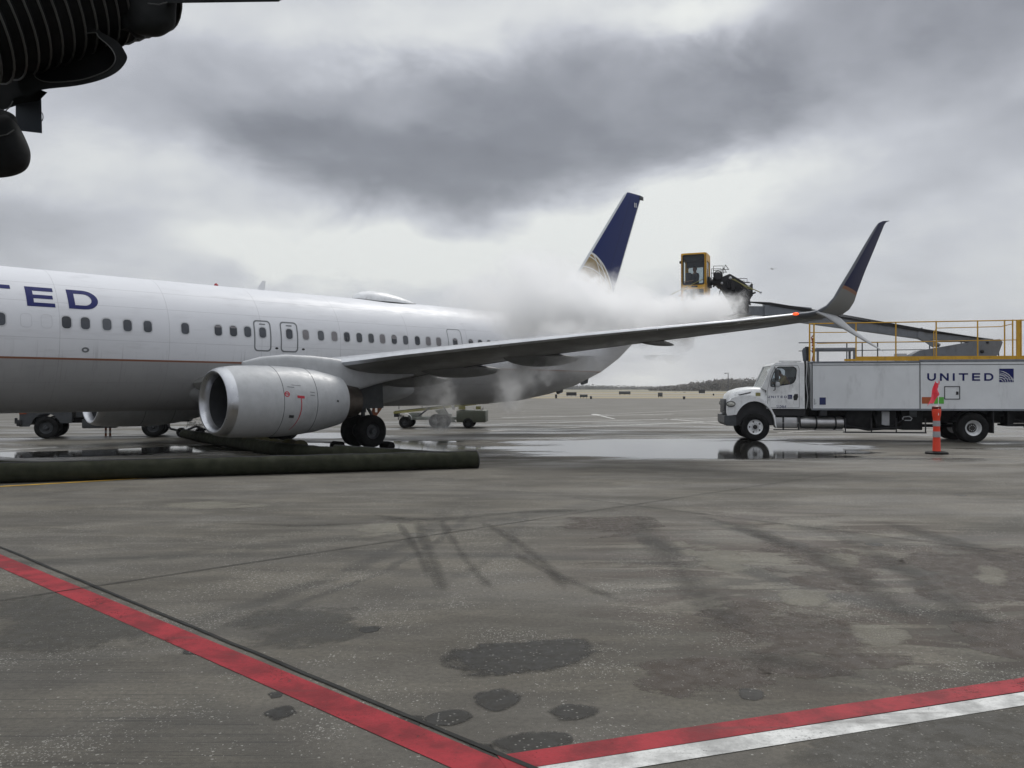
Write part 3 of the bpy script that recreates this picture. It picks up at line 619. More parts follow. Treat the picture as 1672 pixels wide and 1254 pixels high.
for x in winx:
    fr = skin_patch('window', rrect(x-.15, x+.15, WZ-.205, WZ+.205, .11), rrect(x-.122, x+.122, WZ-.172, WZ+.172, .095), 'winframe', jet, .006)
    pn = skin_patch('pane', rrect(x-.122, x+.122, WZ-.172, WZ+.172, .095), None, 'shade' if x in shades else random.choice(['pane', 'pane', 'pane2', 'pane3']), fr, .003)
    if x not in shades and random.random() < .3: skin_patch('window_shade', rrect(x-.105, x+.105, WZ+random.choice((.02, .06, .09)), WZ+.155, .03), None, 'shade', fr, .0045)
for x0, x1 in ((-3.62, -3.0), (-2.66, -2.0)):    # overwing exits
    z0, z1 = 3.25, 4.28
    dr = skin_patch('exit_door', rrect(x0, x1, z0, z1, .13), rrect(x0+.045, x1-.045, z0+.045, z1-.045, .10), 'winfr', jet, .005)
    xm = (x0+x1)/2; fr = skin_patch('window', rrect(xm-.15, xm+.15, WZ-.205, WZ+.205, .11), rrect(xm-.122, xm+.122, WZ-.172, WZ+.172, .095), 'winframe', dr, .006)
    skin_patch('pane', rrect(xm-.122, xm+.122, WZ-.172, WZ+.172, .095), None, 'pane', fr, .003)
    skin_patch('door_handle', rrect(xm-.10, xm+.12, 4.13, 4.17, .015), None, 'winfr', dr, .006)
    skin_patch('vent', [(x1+.2+.06*math.cos(R(a)), 3.37+.035*math.sin(R(a))) for a in range(0, 360, 24)], None, 'black', jet, .004)
skin_patch('rear_exit_door', rrect(4.75, 5.5, 2.95, 4.42, .13), rrect(4.775, 5.475, 2.975, 4.395, .11), 'winfr', jet, .005)
skin_patch('entry_door', rrect(-17.3, -16.45, 2.65, 4.45, .15), rrect(-17.26, -16.49, 2.69, 4.41, .12), 'winfr', jet, .005)
skin_patch('access_port', [(-8.75+.1*math.cos(R(a)), 3.12+.075*math.sin(R(a))) for a in range(0, 360, 20)], [(-8.75+.05*math.cos(R(a)), 3.12+.03*math.sin(R(a))) for a in range(0, 360, 20)], 'winfr', jet, .005)
for xa in (-10.25, -9.75): skin_patch('blanked_window', rrect(xa-.14, xa+.14, WZ-.19, WZ+.19, .10), rrect(xa-.13, xa+.13, WZ-.18, WZ+.18, .09), 'winframe', jet, .003)
skin_patch('cockpit_window', [(-20.1, 3.42), (-19.3, 3.52), (-19.0, 4.0), (-19.35, 4.05)], None, 'pane', jet, .006)
# lettering, wrapped on the skin; T E D come into the frame
mb = word('UNITED', lambda a, b: skin(-14.10+a, 4.27+b, .006), 5.75, .56, gap=.50); mb.build('lettering', 'text', jet)
mb = text_mesh('N37422', .34, lambda a, b: skin(10.1+a*1.1, 2.42+b, .006)); mb.build('registration', 'dgrey', jet)
# crown fittings
mb = MB(); pr = []
for i in range(25):
    t = i/24; x = 1.45+3.1*t; hgt = .40*math.sin(math.pi*t**.62)**.8 if 0 < t < 1 else .0
    ring = [(x, .62*math.sin(math.pi*t)**.5*math.cos(R(a)) if 0 < t < 1 else .01*math.cos(R(a)), 5.44+(hgt+.02)*math.sin(R(a))) for a in range(0, 181, 12)]; pr.append(ring)
mb.rings(pr, closed=False, cap0=False, cap1=False); rad = mb.build('satcom_radome', 'white', jet)
mb = MB(); mb.tube([(1.45+3.1*i/24, -.62*(math.sin(math.pi*i/24)**.5 if 0 < i < 24 else 0)-.012, 5.5-.10*(math.sin(math.pi*i/24))) for i in range(25)], .014, 5); mb.build('seal', 'black', rad)
for x, h_ in ((-2.45, .34), (8.5, .26), (-9.5, .0)):
    if h_: mb = MB(); mb.prism([(x-.12, 5.46), (x+.22, 5.46), (x+.26, 5.5+h_), (x+.14, 5.5+h_)], XZ, -.012, .012); mb.build('blade_antenna', 'white', jet)
mb = MB(); mb.lathe([(0, .075), (.05, .07), (.10, .03), (.11, .001)], 'z', (-4.02, 0, 5.49), 14); mb.build('beacon', 'redbeacon', jet)
# belly fairing between the wings
mb = MB(); rs = []
for i in range(29):
    t = i/28; x = -7.0+12.0*t; k_ = max(.02, math.sin(math.pi*t)**.45) if 0 < t < 1 else .02
    rs.append([(x, 2.12*k_*math.copysign(abs(math.cos(R(a)))**.75, math.cos(R(a))), 2.28-(1.06*k_)*abs(math.sin(R(a)))**.8) for a in range(180, 361, 10)])
mb.rings(rs, closed=False, cap0=False, cap1=False); mb.build('belly_fairing', 'silver', jet)
# wings
def foil(xl, ch, th, n=14):                      # closed section, x from leading edge, starts at the trailing edge, upper first
    up = []; lo = []
    for i in range(n+1):
        t = .5*(1-math.cos(math.pi*i/n)); yt = 5*th*(.2969*math.sqrt(t)-.126*t-.3516*t*t+.2843*t**3-.1036*t**4)*ch
        up.append((xl+t*ch, yt*.95)); lo.append((xl+t*ch, -yt*1.0))
    return up[::-1]+lo[1:-1]
SECT = [ # P, leading edge x, chord, z of leading edge, thickness, twist drop at the trailing edge
 (1.5, -5.5, 8.5, 2.20, .125, -.05), (2.3, -4.75, 7.8, 2.34, .125, -.05), (3.2, -3.75, 6.9, 2.58, .12, -.03), (4.33, -2.75, 6.0, 2.76, .12, .0), (5.6, -2.06, 5.35, 2.90, .115, .02), (6.56, -1.55, 5.0, 3.02, .11, .03), (8.67, -.46, 4.25, 3.23, .11, .04),
 (11.78, 1.14, 3.2, 3.52, .105, .06), (14.05, 2.32, 2.45, 3.71, .105, .06), (15.5, 3.07, 2.0, 3.83, .10, .05), (16.9, 3.75, 1.62, 3.97, .10, .04)]
def wing(side):
    mb = MB(); rs = []; out = []
    for i in range(len(SECT)-1):
        for j in range(3): t = j/3; out.append(tuple(a*(1-t)+b*t for a, b in zip(SECT[i], SECT[i+1])))
    out.append(SECT[-1])
    for P, xl, ch, z, th, tw in out: rs.append([(a, side*P, z+b-tw*(a-xl)/ch) for a, b in foil(xl, ch, th)])
    mb.rings(rs, cap0=True, cap1=True); n = 28; slat_f = []; keep = []      # faces of the leading edge become the slat, the rest the wing
    for fi, f in enumerate(mb.f):
        (slat_f if fi < (len(rs)-1)*n and fi//n >= 8 and (fi % n) in (11, 12, 13, 14) else keep).append(f)
    sl = MB(); sl.v = list(mb.v); sl.f = slat_f; sl.m = [0]*len(slat_f); mb.f = keep; mb.m = [0]*len(keep)
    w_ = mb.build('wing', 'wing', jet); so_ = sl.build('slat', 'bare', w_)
    for ob_ in (w_, so_):
        bm = bmesh.new(); bm.from_mesh(ob_.data); bmesh.ops.delete(bm, geom=[v for v in bm.verts if not v.link_faces], context='VERTS'); bm.to_mesh(ob_.data); bm.free()
    # flap track fairings
    for P, x0, x1, zb, wd in ((3.1, .2, 3.7, .38, .17), (5.6, .1, 4.1, .40, .20), (8.7, .9, 4.7, .40, .19), (12.3, 2.9, 5.0, .12, .07)):
        xl = lerp(P, [s_[0] for s_ in SECT], [s_[1] for s_ in SECT]); zz = lerp(P, [s_[0] for s_ in SECT], [s_[3] for s_ in SECT])
        fm = MB(); rr = []
        for i in range(17):
            t = i/16; k_ = (math.sin(math.pi*min(1, t*1.0)**.7))**.6 if 0 < t < 1 else .02
            rr.append([(x0+(x1-x0)*t, side*P+wd*k_*math.cos(R(a)), zz-.06-.12*t+ (zb*k_ if math.sin(R(a)) < 0 else .12*k_)*math.sin(R(a))) for a in range(0, 360, 20)])
        fm.rings(rr); fm.build('flap_fairing', 'wing', w_)
    # flap and aileron gaps under the wing
    gm = MB()
    for pa, pb, fa in ((2.4, 5.3, .80), (5.8, 11.6, .76), (11.9, 15.9, .78)):
        pts = []
        for i in range(9):
            P = pa+(pb-pa)*i/8; q_ = [lerp(P, [s_[0] for s_ in SECT], [s_[k_] for s_ in SECT]) for k_ in (1, 2, 3, 4, 5)]
            yt = 5*q_[3]*(.2969*math.sqrt(fa)-.126*fa-.3516*fa*fa+.2843*fa**3-.1036*fa**4)*q_[1]; pts.append((q_[0]+fa*q_[1], side*P, q_[2]-yt-q_[4]*fa-.002))
        gm.tube(pts, .012, 4)
    gm.build('control_surface_gap', 'black', w_)
    return w_
wL = wing(-1); wR = wing(1)
# winglets: upper blade swept up through a curve, lower scimitar
UP = [(16.9, 3.75, 1.62, 3.97, 0), (17.12, 3.93, 1.62, 4.00, 10), (17.28, 4.12, 1.56, 4.06, 28), (17.42, 4.36, 1.46, 4.20, 50), (17.52, 4.58, 1.34, 4.42, 65), (17.60, 4.78, 1.18, 4.72, 74), (17.72, 5.22, .93, 5.25, 78), (17.83, 5.75, .74, 5.86, 79), (17.94, 6.28, .52, 6.45, 79), (17.965, 6.46, .42, 6.60, 79), (17.985, 6.75, .24, 6.70, 79), (18.0, 7.15, .05, 6.76, 79)]
DN = [(17.28, 4.05, 1.25, 4.02, -35), (17.38, 4.35, 1.05, 3.93, -50), (17.45, 5.0, .82, 3.72, -58), (17.55, 5.9, .55, 3.48, -62), (17.64, 6.8, .32, 3.25, -62), (17.70, 7.5, .05, 3.09, -62)]
for side, wg in ((-1, wL), (1, wR)):
    for nm, tab, mt_ in (('winglet', UP, 'winglet'), ('lower_winglet', DN, 'white')):
        mb = MB(); rs = []
        for P, xl, ch, z, an in tab:
            c_, s_ = math.cos(R(an)), math.sin(R(an)); th = .10 if nm == 'winglet' else .085
            rs.append([(a, side*(P-b*s_), z+b*c_) for a, b in foil(xl, ch, th)])
        mb.rings(rs); mb.build(nm, mt_ if nm == 'winglet' else 'silver', wg)
    mb = MB(); mb.ball((3.735, side*16.88, 3.985), .042, 1.2, 2.0, .9, 8); mb.build('navigation_light', 'navlight' if side < 0 else 'glass', wg)
# tail
mb = MB(); rs = []
for z, xl, xt, th in ((5.15, 8.2, 17.0, .02), (5.5, 10.2, 17.16, .035), (5.75, 12.2, 17.27, .06), (6.1, 13.39, 17.43, .085), (7.0, 14.15, 17.83, .09), (9.0, 15.86, 18.74, .09), (11.0, 17.56, 19.64, .09), (12.35, 18.71, 20.25, .085), (12.55, 18.95, 20.42, .05), (12.60, 19.15, 20.44, .02)):
    rs.append([(a, b, z) for a, b in foil(xl, xt-xl, th)])
mb.rings(rs); fin = mb.build('tail_fin', 'fin', jet)
mb = MB(); mb.box(20.15, 20.5, -.03, .03, 12.36, 12.56, .01); mb.build('rudder_horn', 'dgrey', fin)
for k_ in (0, .13): mb = MB(); mb.box(19.6+k_, 19.66+k_, -.075, -.070, 11.85, 12.1); mb.build('fin_mark', 'white', fin)
for side in (-1, 1):
    mb = MB(); rs = []
    for P, xl, ch, z, th in ((.4, 14.9, 4.0, 4.75, .10), (2.0, 15.8, 3.3, 4.95, .10), (4.5, 17.2, 2.3, 5.27, .10), (6.8, 18.5, 1.45, 5.56, .09), (7.17, 18.8, 1.1, 5.60, .06)):
        rs.append([(a, side*P, z+b) for a, b in foil(xl, ch, th)])
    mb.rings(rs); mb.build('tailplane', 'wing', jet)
mb = MB(); mb.lathe([(19.35, .30), (19.55, .27), (19.7, .2), (19.6, .14), (19.3, .12)], 'x', (0, 0, 4.75), 20); mb.build('exhaust_cone', 'hotmetal', jet)
for x0, z0, s_ in ((13.3, 1.86, 1.0), (15.1, 2.32, 1.3)):
    mb = MB(); mb.prism([(x0, z0+.12), (x0+.5*s_, z0+.28*s_), (x0+.42*s_, z0-.02), (x0+.12*s_, z0-.10)], XZ, -.06, .06); mb.build('tail_skid', 'dgrey', jet)
for x0 in (-12.5, 6.5): mb = MB(); mb.prism([(x0, 1.33), (x0+.2, 1.33), (x0+.24, 1.12), (x0+.14, 1.12)], XZ, -.01, .01); mb.build('belly_antenna', 'white', jet)
# engines
NAC = [(-6.430, 0.8974), (-6.380, 0.9486), (-6.213, 0.9998), (-5.878, 1.042), (-5.209, 1.074), (-4.541, 1.079), (-3.955, 1.051), (-3.370, 0.9858), (-2.869, 0.8835), (-2.451, 0.7812)]
def nac_r(x): return lerp(x, [a for a, _ in NAC], [b for _, b in NAC])
def engine(side):
    c = (0, side*4.83, 1.63)
    mb = MB(); mb.lathe([(-6.179, 1.007)]+[p for p in NAC if p[0] > -6.19]+[(-2.467, 0.744), (-2.869, 0.7626), (-4.039, 0.744)], 'x', c, 56, flat=.06, open=True)
    e_ = mb.build('engine_nacelle', 'silver', jet)
    mb = MB(); mb.lathe([(-6.171, 1.009), (-6.263, 0.9886), (-6.346, 0.9626), (-6.405, 0.9254), (-6.430, 0.8881), (-6.422, 0.851), (-6.380, 0.8184), (-6.296, 0.7859), (-6.171, 0.758)], 'x', c, 56, flat=.06, open=True); mb.build('inlet_lip', 'bare', e_)
    mb = MB(); mb.lathe([(-6.171, 0.758), (-5.878, 0.7347), (-5.444, 0.7208)], 'x', c, 48, flat=.06, open=True); mb.build('inlet_duct', 'duct', e_)
    mb = MB(); mb.lathe([(-5.460, 0.001), (-5.452, 0.7347)], 'x', c, 40)
    for i in range(24):
        a = 2*math.pi*i/24; ca, sa = math.cos(a), math.sin(a); u = Vector((0, ca, sa)); v = Vector((0, -sa, ca)); o = Vector(c)
        mb.add([o+Vector((-5.669, 0, 0))+u*.205+v*-.03, o+Vector((-5.502, 0, 0))+u*.205+v*.06, o+Vector((-5.494, 0, 0))+u*.715+v*.14, o+Vector((-5.644, 0, 0))+u*.715+v*-.05], [(0, 1, 2, 3)])
    mb.build('fan', 'fan', e_)
    mb = MB(); mb.lathe([(-5.945, 0.001), (-5.895, 0.0465), (-5.753, 0.1488), (-5.627, 0.2046), (-5.502, 0.2139)], 'x', c, 24); mb.build('spinner', 'fan', e_)
    mb = MB(); mb.lathe([(-3.119, 0.651), (-2.534, 0.6138), (-2.116, 0.5394), (-1.740, 0.465), (-1.765, 0.4278), (-2.283, 0.4278)], 'x', c, 32, open=True); mb.build('exhaust_nozzle', 'hotmetal', e_)
    mb = MB(); mb.lathe([(-2.283, 0.2232), (-1.865, 0.186), (-1.447, 0.0279), (-1.431, 0.001)], 'x', c, 24); mb.build('exhaust_plug', 'hotmetal', e_)
    # seams round the cowls
    mb = MB()
    for x in (-4.83, -3.72):
        mb.lathe([(x-.007, nac_r(x)+.001), (x-.007, nac_r(x)+.004), (x+.007, nac_r(x)+.004), (x+.007, nac_r(x)+.001)], 'x', c, 56, flat=.06)
    mb.build('cowl_seam', 'dgrey', e_)
    def on(x, a, off=.006):
        r_ = nac_r(x)+off; s_ = math.sin(R(a))*r_; s_ = s_*.94 if s_ < 0 else s_; return (x, c[1]+side*math.cos(R(a))*r_, c[2]+s_)
    mb = MB()                                    # red no-step curve and small warning marks
    pts = [(-4.30+.02*math.sin(t/2)-.22*max(0, (t-6)/8)**2, 8-t*4.6) for t in range(0, 14)]
    mb.add([on(x+s_, a) for x, a in pts for s_ in (-.013, .013)], [(i*2, i*2+1, i*2+3, i*2+2) for i in range(len(pts)-1)])
    mb.add([on(-4.42, 11), on(-4.18, 10), on(-4.18, 6), on(-4.42, 7)], [(0, 1, 2, 3)])
    for rr in (.085,):
        ring = [(rr*math.cos(R(t)), rr*math.sin(R(t))) for t in range(0, 360, 20)]; mb.add([on(-4.74+a, 13+b*50) for a, b in ring]+[on(-4.74+a*.65, 13+b*50*.65) for a, b in ring], [(i, (i+1) % 18, 18+(i+1) % 18, 18+i) for i in range(18)])
    mb.add([on(-4.80, 14.5), on(-4.68, 13.5), on(-4.68, 12), on(-4.80, 13)], [(0, 1, 2, 3)])
    mb.build('red_cowl_marking', 'red', e_)
    mb = MB()
    for x, a, w_, h_ in ((-4.7, 25, .22, .8), (-4.55, 28, .3, .6), (-3.98, 17, .16, .8), (-3.98, 12, .16, .8), (-3.0, 4, .08, 4), (-4.65, -20, .16, 5)):
        mb.add([on(x, a, .005), on(x+w_, a-1, .005), on(x+w_, a-1-h_, .005), on(x, a-h_, .005)], [(0, 1, 2, 3)])
    mb.build('cowl_stencil', 'dgrey', e_)
    # pylon
    mb = MB(); rs = []
    for x, zt, zb, w_ in ((-5.55, 2.80, 2.60, .05), (-5.0, 2.95, 2.4, .16), (-4.2, 3.04, 2.3, .22), (-3.3, 3.03, 2.0, .24), (-2.6, 2.98, 1.9, .24), (-1.6, 2.85, 2.0, .22), (-.6, 2.70, 2.25, .18), (.6, 2.6, 2.45, .06)):
        rs.append([(x, c[1]+w_*math.copysign(abs(math.cos(R(a)))**.6, math.cos(R(a))), (zt+zb)/2+(zt-zb)/2*math.copysign(abs(math.sin(R(a)))**.6, math.sin(R(a)))) for a in range(0, 360, 15)])
    mb.rings(rs); mb.build('pylon', 'silver', jet)
engine(-1); engine(1)
# landing gear
def wheel(parent, c, rad, wd, rimr, rimmat, side, name='wheel', holes=0, dish=.06, lugs=10):
    """side: -1 outer face looks towards -y"""
    s_ = side; mb = MB()
    pr = [(-wd*.42, rimr*.98), (-wd*.38, rimr*.96), (-wd*.34, rimr*.90), (-wd*.34+dish, rimr*.80), (-wd*.34+dish, rimr*.42), (-wd*.40+dish, rimr*.36), (-wd*.46, rimr*.30), (-wd*.50, rimr*.26), (-wd*.50, .001)]
    if rimmat == 'white': pr = pr[:4]+[(-wd*.34+dish, .001)]
    mb.lathe([(a*-s_, r_) for a, r_ in pr], 'y', c, 36, open=True)
    mb.lathe([(wd*.38*-s_, rimr*.98), (wd*.3*-s_, rimr*.5), (wd*.3*-s_, .001)], 'y', c, 24)
    for i in range(lugs):
        a = 2*math.pi*i/lugs; r_ = rimr*.36; p = Vector((c[0]+r_*math.cos(a), c[1]+(-wd*.42+dish)*-s_, c[2]+r_*math.sin(a))); mb.tube([p, p+Vector((0, s_*.05, 0))], rimr*.045, 6)
    mb.build(name, rimmat, parent); wo_ = bpy.context.scene.collection.objects[-1]
    hb = MB()
    if rimmat == 'white':
        rr_ = rimr*(.30 if holes else .60); yo = (-wd*.34+dish)*-s_+s_*.006
        hb.lathe([(yo, .0005), (yo, rr_), (yo+s_*.03, rr_*.9), (yo+s_*(.05 if holes else .07), rr_*.5), (yo+s_*(.06 if holes else .10), rr_*.45), (yo+s_*(.06 if holes else .10), .001)], 'y', c, 24)
        for i in range(lugs): a = 2*math.pi*i/lugs; p = Vector((c[0]+rimr*.42*math.cos(a), c[1]+yo, c[2]+rimr*.42*math.sin(a))); hb.tube([p, p+Vector((0, s_*.03, 0))], rimr*.05, 6)
        hb.build('hub', 'hub', wo_)
    for i in range(holes):
        a = 2*math.pi*(i+.5)/holes; r_ = rimr*.70; hb = MB(); hb.lathe([(0, .001), (0, rimr*.115)], 'y', (c[0]+r_*math.cos(a), c[1]+(-wd*.34+dish)*-s_+s_*.004, c[2]+r_*math.sin(a)), 12); hb.build('hand_hole', 'black', wo_)
    mb = MB(); o = rad; h_ = wd/2
    pr = [(-h_*.80, rimr), (-h_*.98, rimr+(o-rimr)*.25), (-h_, rimr+(o-rimr)*.55), (-h_*.93, rimr+(o-rimr)*.82), (-h_*.78, o*.985)]
    g_ = []
    for t in (-.55, -.2, .2, .55): g_ += [((t-.045)*h_, o), ((t-.035)*h_, o-.012), ((t+.035)*h_, o-.012), ((t+.045)*h_, o)]
    pr = pr+g_+[(-a, b) for a, b in reversed(pr)]
    mb.lathe(pr, 'y', c, 40, closed=True); mb.build('tyre', 'rubber', wo_); return wo_
for side in (-1, 1):
    g_ = MB(); cy = side*2.83
    g_.tube([(0, cy, .56), (-.02, cy, 1.3)], .075, 14); g_.tube([(-.02, cy, 1.2), (-.1, cy, 2.4)], .12, 16); g_.tube([(0, side*2.5, .56), (0, side*3.15, .56)], .07, 12)
    g_.tube([(-.05, cy, 1.5), (-.1, side*1.6, 2.1)], .06, 10); g_.bar((.1, cy, .7), (.36, cy, 1.1), .08); g_.bar((.36, cy, 1.1), (.08, cy, 1.5), .08); g_.tube([(.1, cy+.1, .7), (.14, cy+.12, 1.2), (.05, cy+.1, 1.9)], .018, 6)
    gr = g_.build('main_gear_leg', 'ltgrey' if side > 0 else 'dgrey', jet)
    for cc in (2.4, 3.25): wheel(gr, (0, side*cc, .56), .56, .40, .27, 'dgrey', side, lugs=8)
    dm = MB(); dm.plate([(.45, 1.05), (.62, .98), (.95, 1.35), (.80, 1.52), (.55, 1.45)], [rrect(.62, .74, 1.18, 1.34, .03)], XZ, side*2.65-.015, side*2.65+.015); dm.build('gear_door', 'rust', gr)
    dm = MB(); dm.prism([(-.5, 1.35), (.5, 1.35), (.45, 2.3), (-.5, 2.3)], XZ, side*3.3-.02, side*3.3+.02); dm.build('gear_door', 'dgrey', gr)
g_ = MB(); g_.tube([(-17.1, 0, .34), (-17.2, 0, 1.5)], .08, 12); g_.tube([(-17.1, -.3, .34), (-17.1, .3, .34)], .04, 8); ng = g_.build('nose_gear_leg', 'silver', jet)
for cy in (-.25, .25): wheel(ng, (-17.1, cy, .34), .34, .20, .18, 'dgrey', -1 if cy < 0 else 1, lugs=6)
# ------------------------------------------------------------------ people
def person(name, loc, rz, joints, head, label, coat, hairmat='hair', parent_pose=None, scale=1.0, torso=None):
    """joints: dict name -> (point, radius); chain edges given; one skinned surface"""
    root = thing(name, loc, rz, label, 'person')
    def skinned(nm, chains, mat, par):
        bm = bmesh.new(); lay = bm.verts.layers.skin.verify(); vm = {}
        first = True
        for ch in chains:
            prev = None
            for key in ch:
                if key not in vm:
                    v = bm.verts.new(joints[key][0]); r_ = joints[key][1]*(coat_k if nm != 'body' else 1); v[lay].radius = (r_, r_); v[lay].use_root = first; first = False; vm[key] = v
                if prev is not None: bm.edges.new((prev, vm[key]))
                prev = vm[key]
        me = bpy.data.meshes.new(nm); bm.to_mesh(me); bm.free(); me.materials.append(M[mat])
        o = bpy.data.objects.new(nm, me); sc.collection.objects.link(o); o.parent = par
        o.modifiers.new('skin', 'SKIN').use_smooth_shade = True; s_ = o.modifiers.new('sub', 'SUBSURF'); s_.levels = s_.render_levels = 1
        return o
    coat_k = 1.14
    body_ch = [['pelvis', 'chest', 'neck', 'headb', 'headt'], ['chest', 'shl', 'ell', 'hal'], ['chest', 'shr', 'elr', 'har'], ['pelvis', 'hpl', 'knl', 'anl', 'tol'], ['pelvis', 'hpr', 'knr', 'anr', 'tor']]
    fing = []
    for sd_ in 'lr':                              # five fingers rooted in each palm
        hp, fp = Vector(joints['ha'+sd_][0]), Vector(joints['el'+sd_][0]); t = (hp-fp).normalized(); sx = t.cross(Vector((0, 0, 1))).normalized() if abs(t.z) < .9 else Vector((1, 0, 0)); dn = Vector((0, 0, -1)) if abs(t.z) < .9 else Vector((0, -1, 0))
        for i, (o_, ln) in enumerate(((-.03, .065), (-.01, .078), (.01, .072), (.03, .055))):
            a = 'f%s%d' % (sd_, i); joints[a+'a'] = (hp+t*.05+sx*o_, .010); joints[a+'b'] = (hp+t*(.05+ln*.6)+sx*o_*1.15+dn*.015, .009); joints[a+'c'] = (hp+t*(.05+ln)+sx*o_*1.15+dn*.045, .008); fing.append(['ha'+sd_, a+'a', a+'b', a+'c'])
        joints['t'+sd_+'a'] = (hp+t*.01-sx*.045, .011); joints['t'+sd_+'b'] = (hp+t*.05-sx*.065+dn*.02, .009); fing.append(['ha'+sd_, 't'+sd_+'a', 't'+sd_+'b'])
    b_ = skinned('body', body_ch+fing, 'skin', root)
    skinned('jacket', [['pelvis', 'chest', 'neck2'], ['chest', 'shl', 'ell', 'wrl'], ['chest', 'shr', 'elr', 'wrr']], coat, root)
    skinned('trousers', [['pelvis', 'hpl', 'knl', 'anl'], ['pelvis', 'hpr', 'knr', 'anr']], 'navy', root)
    hc, fw = Vector(head[0]), Vector(head[1]).normalized(); rt = fw.cross(Vector((0, 0, 1))).normalized(); up = rt.cross(fw)
    fm = MB()
    def at(a, b, c): return hc+rt*a+fw*b+up*c
    # face mask: nose, brow and chin planes on the head
    vs = []; fs = []; nu, nv = 13, 15
    for i in range(nu):
        for j in range(nv):
            a = (i/(nu-1)-.5)*2.5; b = (j/(nv-1)-.5)*2.7; rr = .083; ex = math.exp(-((a/.16)**2))*math.exp(-(((b+.12)/.30)**2))*.022
            eye = -(math.exp(-(((abs(a)-.38)/.17)**2)-(((b-.10)/.13)**2)))*.010; mouth = math.exp(-((a/.3)**2)-(((b+.62)/.08)**2))*.006; r_ = rr+ex+eye+mouth
            vs.append(at(r_*math.sin(a)*.93, r_*math.cos(a)*math.cos(b*.9), r_*1.32*math.sin(b*.9)-(.006 if b < -.9 else 0)))
    for i in range(nu-1):
        for j in range(nv-1): k_ = i*nv+j; fs.append((k_, k_+1, k_+nv+1, k_+nv))
    fm.add(vs, fs); 
    for s_ in (-1, 1): c_ = at(s_*.085, -.005, 0); fm.tube([c_+up*.028, c_+rt*s_*.014+up*.01, c_+rt*s_*.012-up*.02, c_-up*.03], [.006, .012, .010, .005], 8)
    fm.build('face', 'skin', b_)
    em = MB()
    for s_ in (-1, 1): em.ball(at(s_*.031, .073, .012), .009, n=6)
    em.build('eyes', 'black', b_)
    hm = MB(); rs = []
    for i in range(9):
        b = R(8+i*10.2); rs.append([at(.094*math.cos(b)*math.sin(R(a)), -.004+(.094 if math.cos(R(a)) < 0 else .083)*math.cos(b)*math.cos(R(a)), .035+.100*math.sin(b)) for a in range(0, 360, 20)])
    low = [at(.092*math.sin(R(a)), -.004+.094*math.cos(R(a)) if math.cos(R(a)) < .3 else .080*math.cos(R(a)), .035-(.085 if math.cos(R(a)) < 0 else -.02)) for a in range(0, 360, 20)]
    hm.rings([low]+rs, cap0=False); hm.build('hair', hairmat, root)
    return root
def seated(sx=1):                                # local: faces -x when sx=1 is applied through head; seat at z=0
    J = dict(pelvis=((0, 0, .10), .13), chest=((.04, 0, .42), .14), neck2=((.03, 0, .55), .075), neck=((.02, 0, .58), .055), headb=((.005, 0, .68), .075), headt=((.01, 0, .76), .082),
      shl=((.03, -.19, .49), .065), ell=((-.08, -.26, .22), .045), wrl=((-.30, -.20, .20), .034), hal=((-.36, -.18, .21), .030),
      shr=((.03, .19, .49), .065), elr=((-.08, .26, .22), .045), wrr=((-.30, .20, .20), .034), har=((-.36, .18, .21), .030),
      hpl=((-.05, -.09, .08), .09), knl=((-.48, -.12, .10), .065), anl=((-.52, -.12, -.32), .045), tol=((-.70, -.13, -.38), .035),
      hpr=((-.05, .09, .08), .09), knr=((-.48, .12, .10), .065), anr=((-.52, .12, -.32), .045), tor=((-.70, .13, -.38), .035))
    return J
# ------------------------------------------------------------------ de-icing truck: local x from front wheel to the rear, y away from the camera
TA = R(-8)
def truck_loc(x, y, z=0): return (9.42+x*math.cos(TA)-y*math.sin(TA), 32.0+x*math.sin(TA)+y*math.cos(TA), z)
tr = thing('deicing_truck', (9.42, 32.0, 0), TA, 'white box-bodied de-icing truck with yellow roof rails and a raised operator cab', 'truck')
mb = MB(); mb.box(-.9, 10.9, .72, .86, .72, .98); mb.box(-.9, 10.9, 1.64, 1.78, .72, .98)
for x in (1.4, 3.2, 5.2, 6.9, 9.0, 10.7): mb.box(x, x+.12, .86, 1.64, .76, .94)
mb.box(2.1, 10.9, .5, 2.0, .98, 1.24); mb.tube([(0, .3, .56), (0, 2.2, .56)], .07, 10); mb.tube([(7.92, .5, .56), (7.92, 2.0, .56)], .10, 10); mb.ball((7.92, 1.25, .56), .25)
mb.tube([(2.0, 1.25, .6), (7.8, 1.25, .58)], .06, 8)
fr = mb.build('chassis', 'chassis', tr)
# bonnet and fenders
def arch(cx, cz, r_, a0, a1, n=14): return [(cx+r_*math.cos(R(a0+(a1-a0)*i/n)), cz+r_*math.sin(R(a0+(a1-a0)*i/n))) for i in range(n+1)]
mb = MB()
hood = [(.60, 1.95), (.20, 2.07), (-.10, 2.07), (-.5, 2.02), (-.80, 1.92), (-.98, 1.76), (-1.04, 1.56), (-1.06, 1.05), (-.98, 1.0), (.60, 1.0)]
rs = []
for y, dz, dx in ((.22, -.16, .10), (.30, -.06, .04), (.45, -.01, .01), (.8, .02, -.02), (1.25, .03, -.04), (1.7, .02, -.02), (2.05, -.01, .01), (2.20, -.06, .04), (2.28, -.16, .10)):
    rs.append([(a+(dx if a < 0 else 0), y, b+(dz if b > 1.5 else 0)) for a, b in hood])
mb.rings(rs); bn_ = mb.build('bonnet', 'white', tr, ang=50)
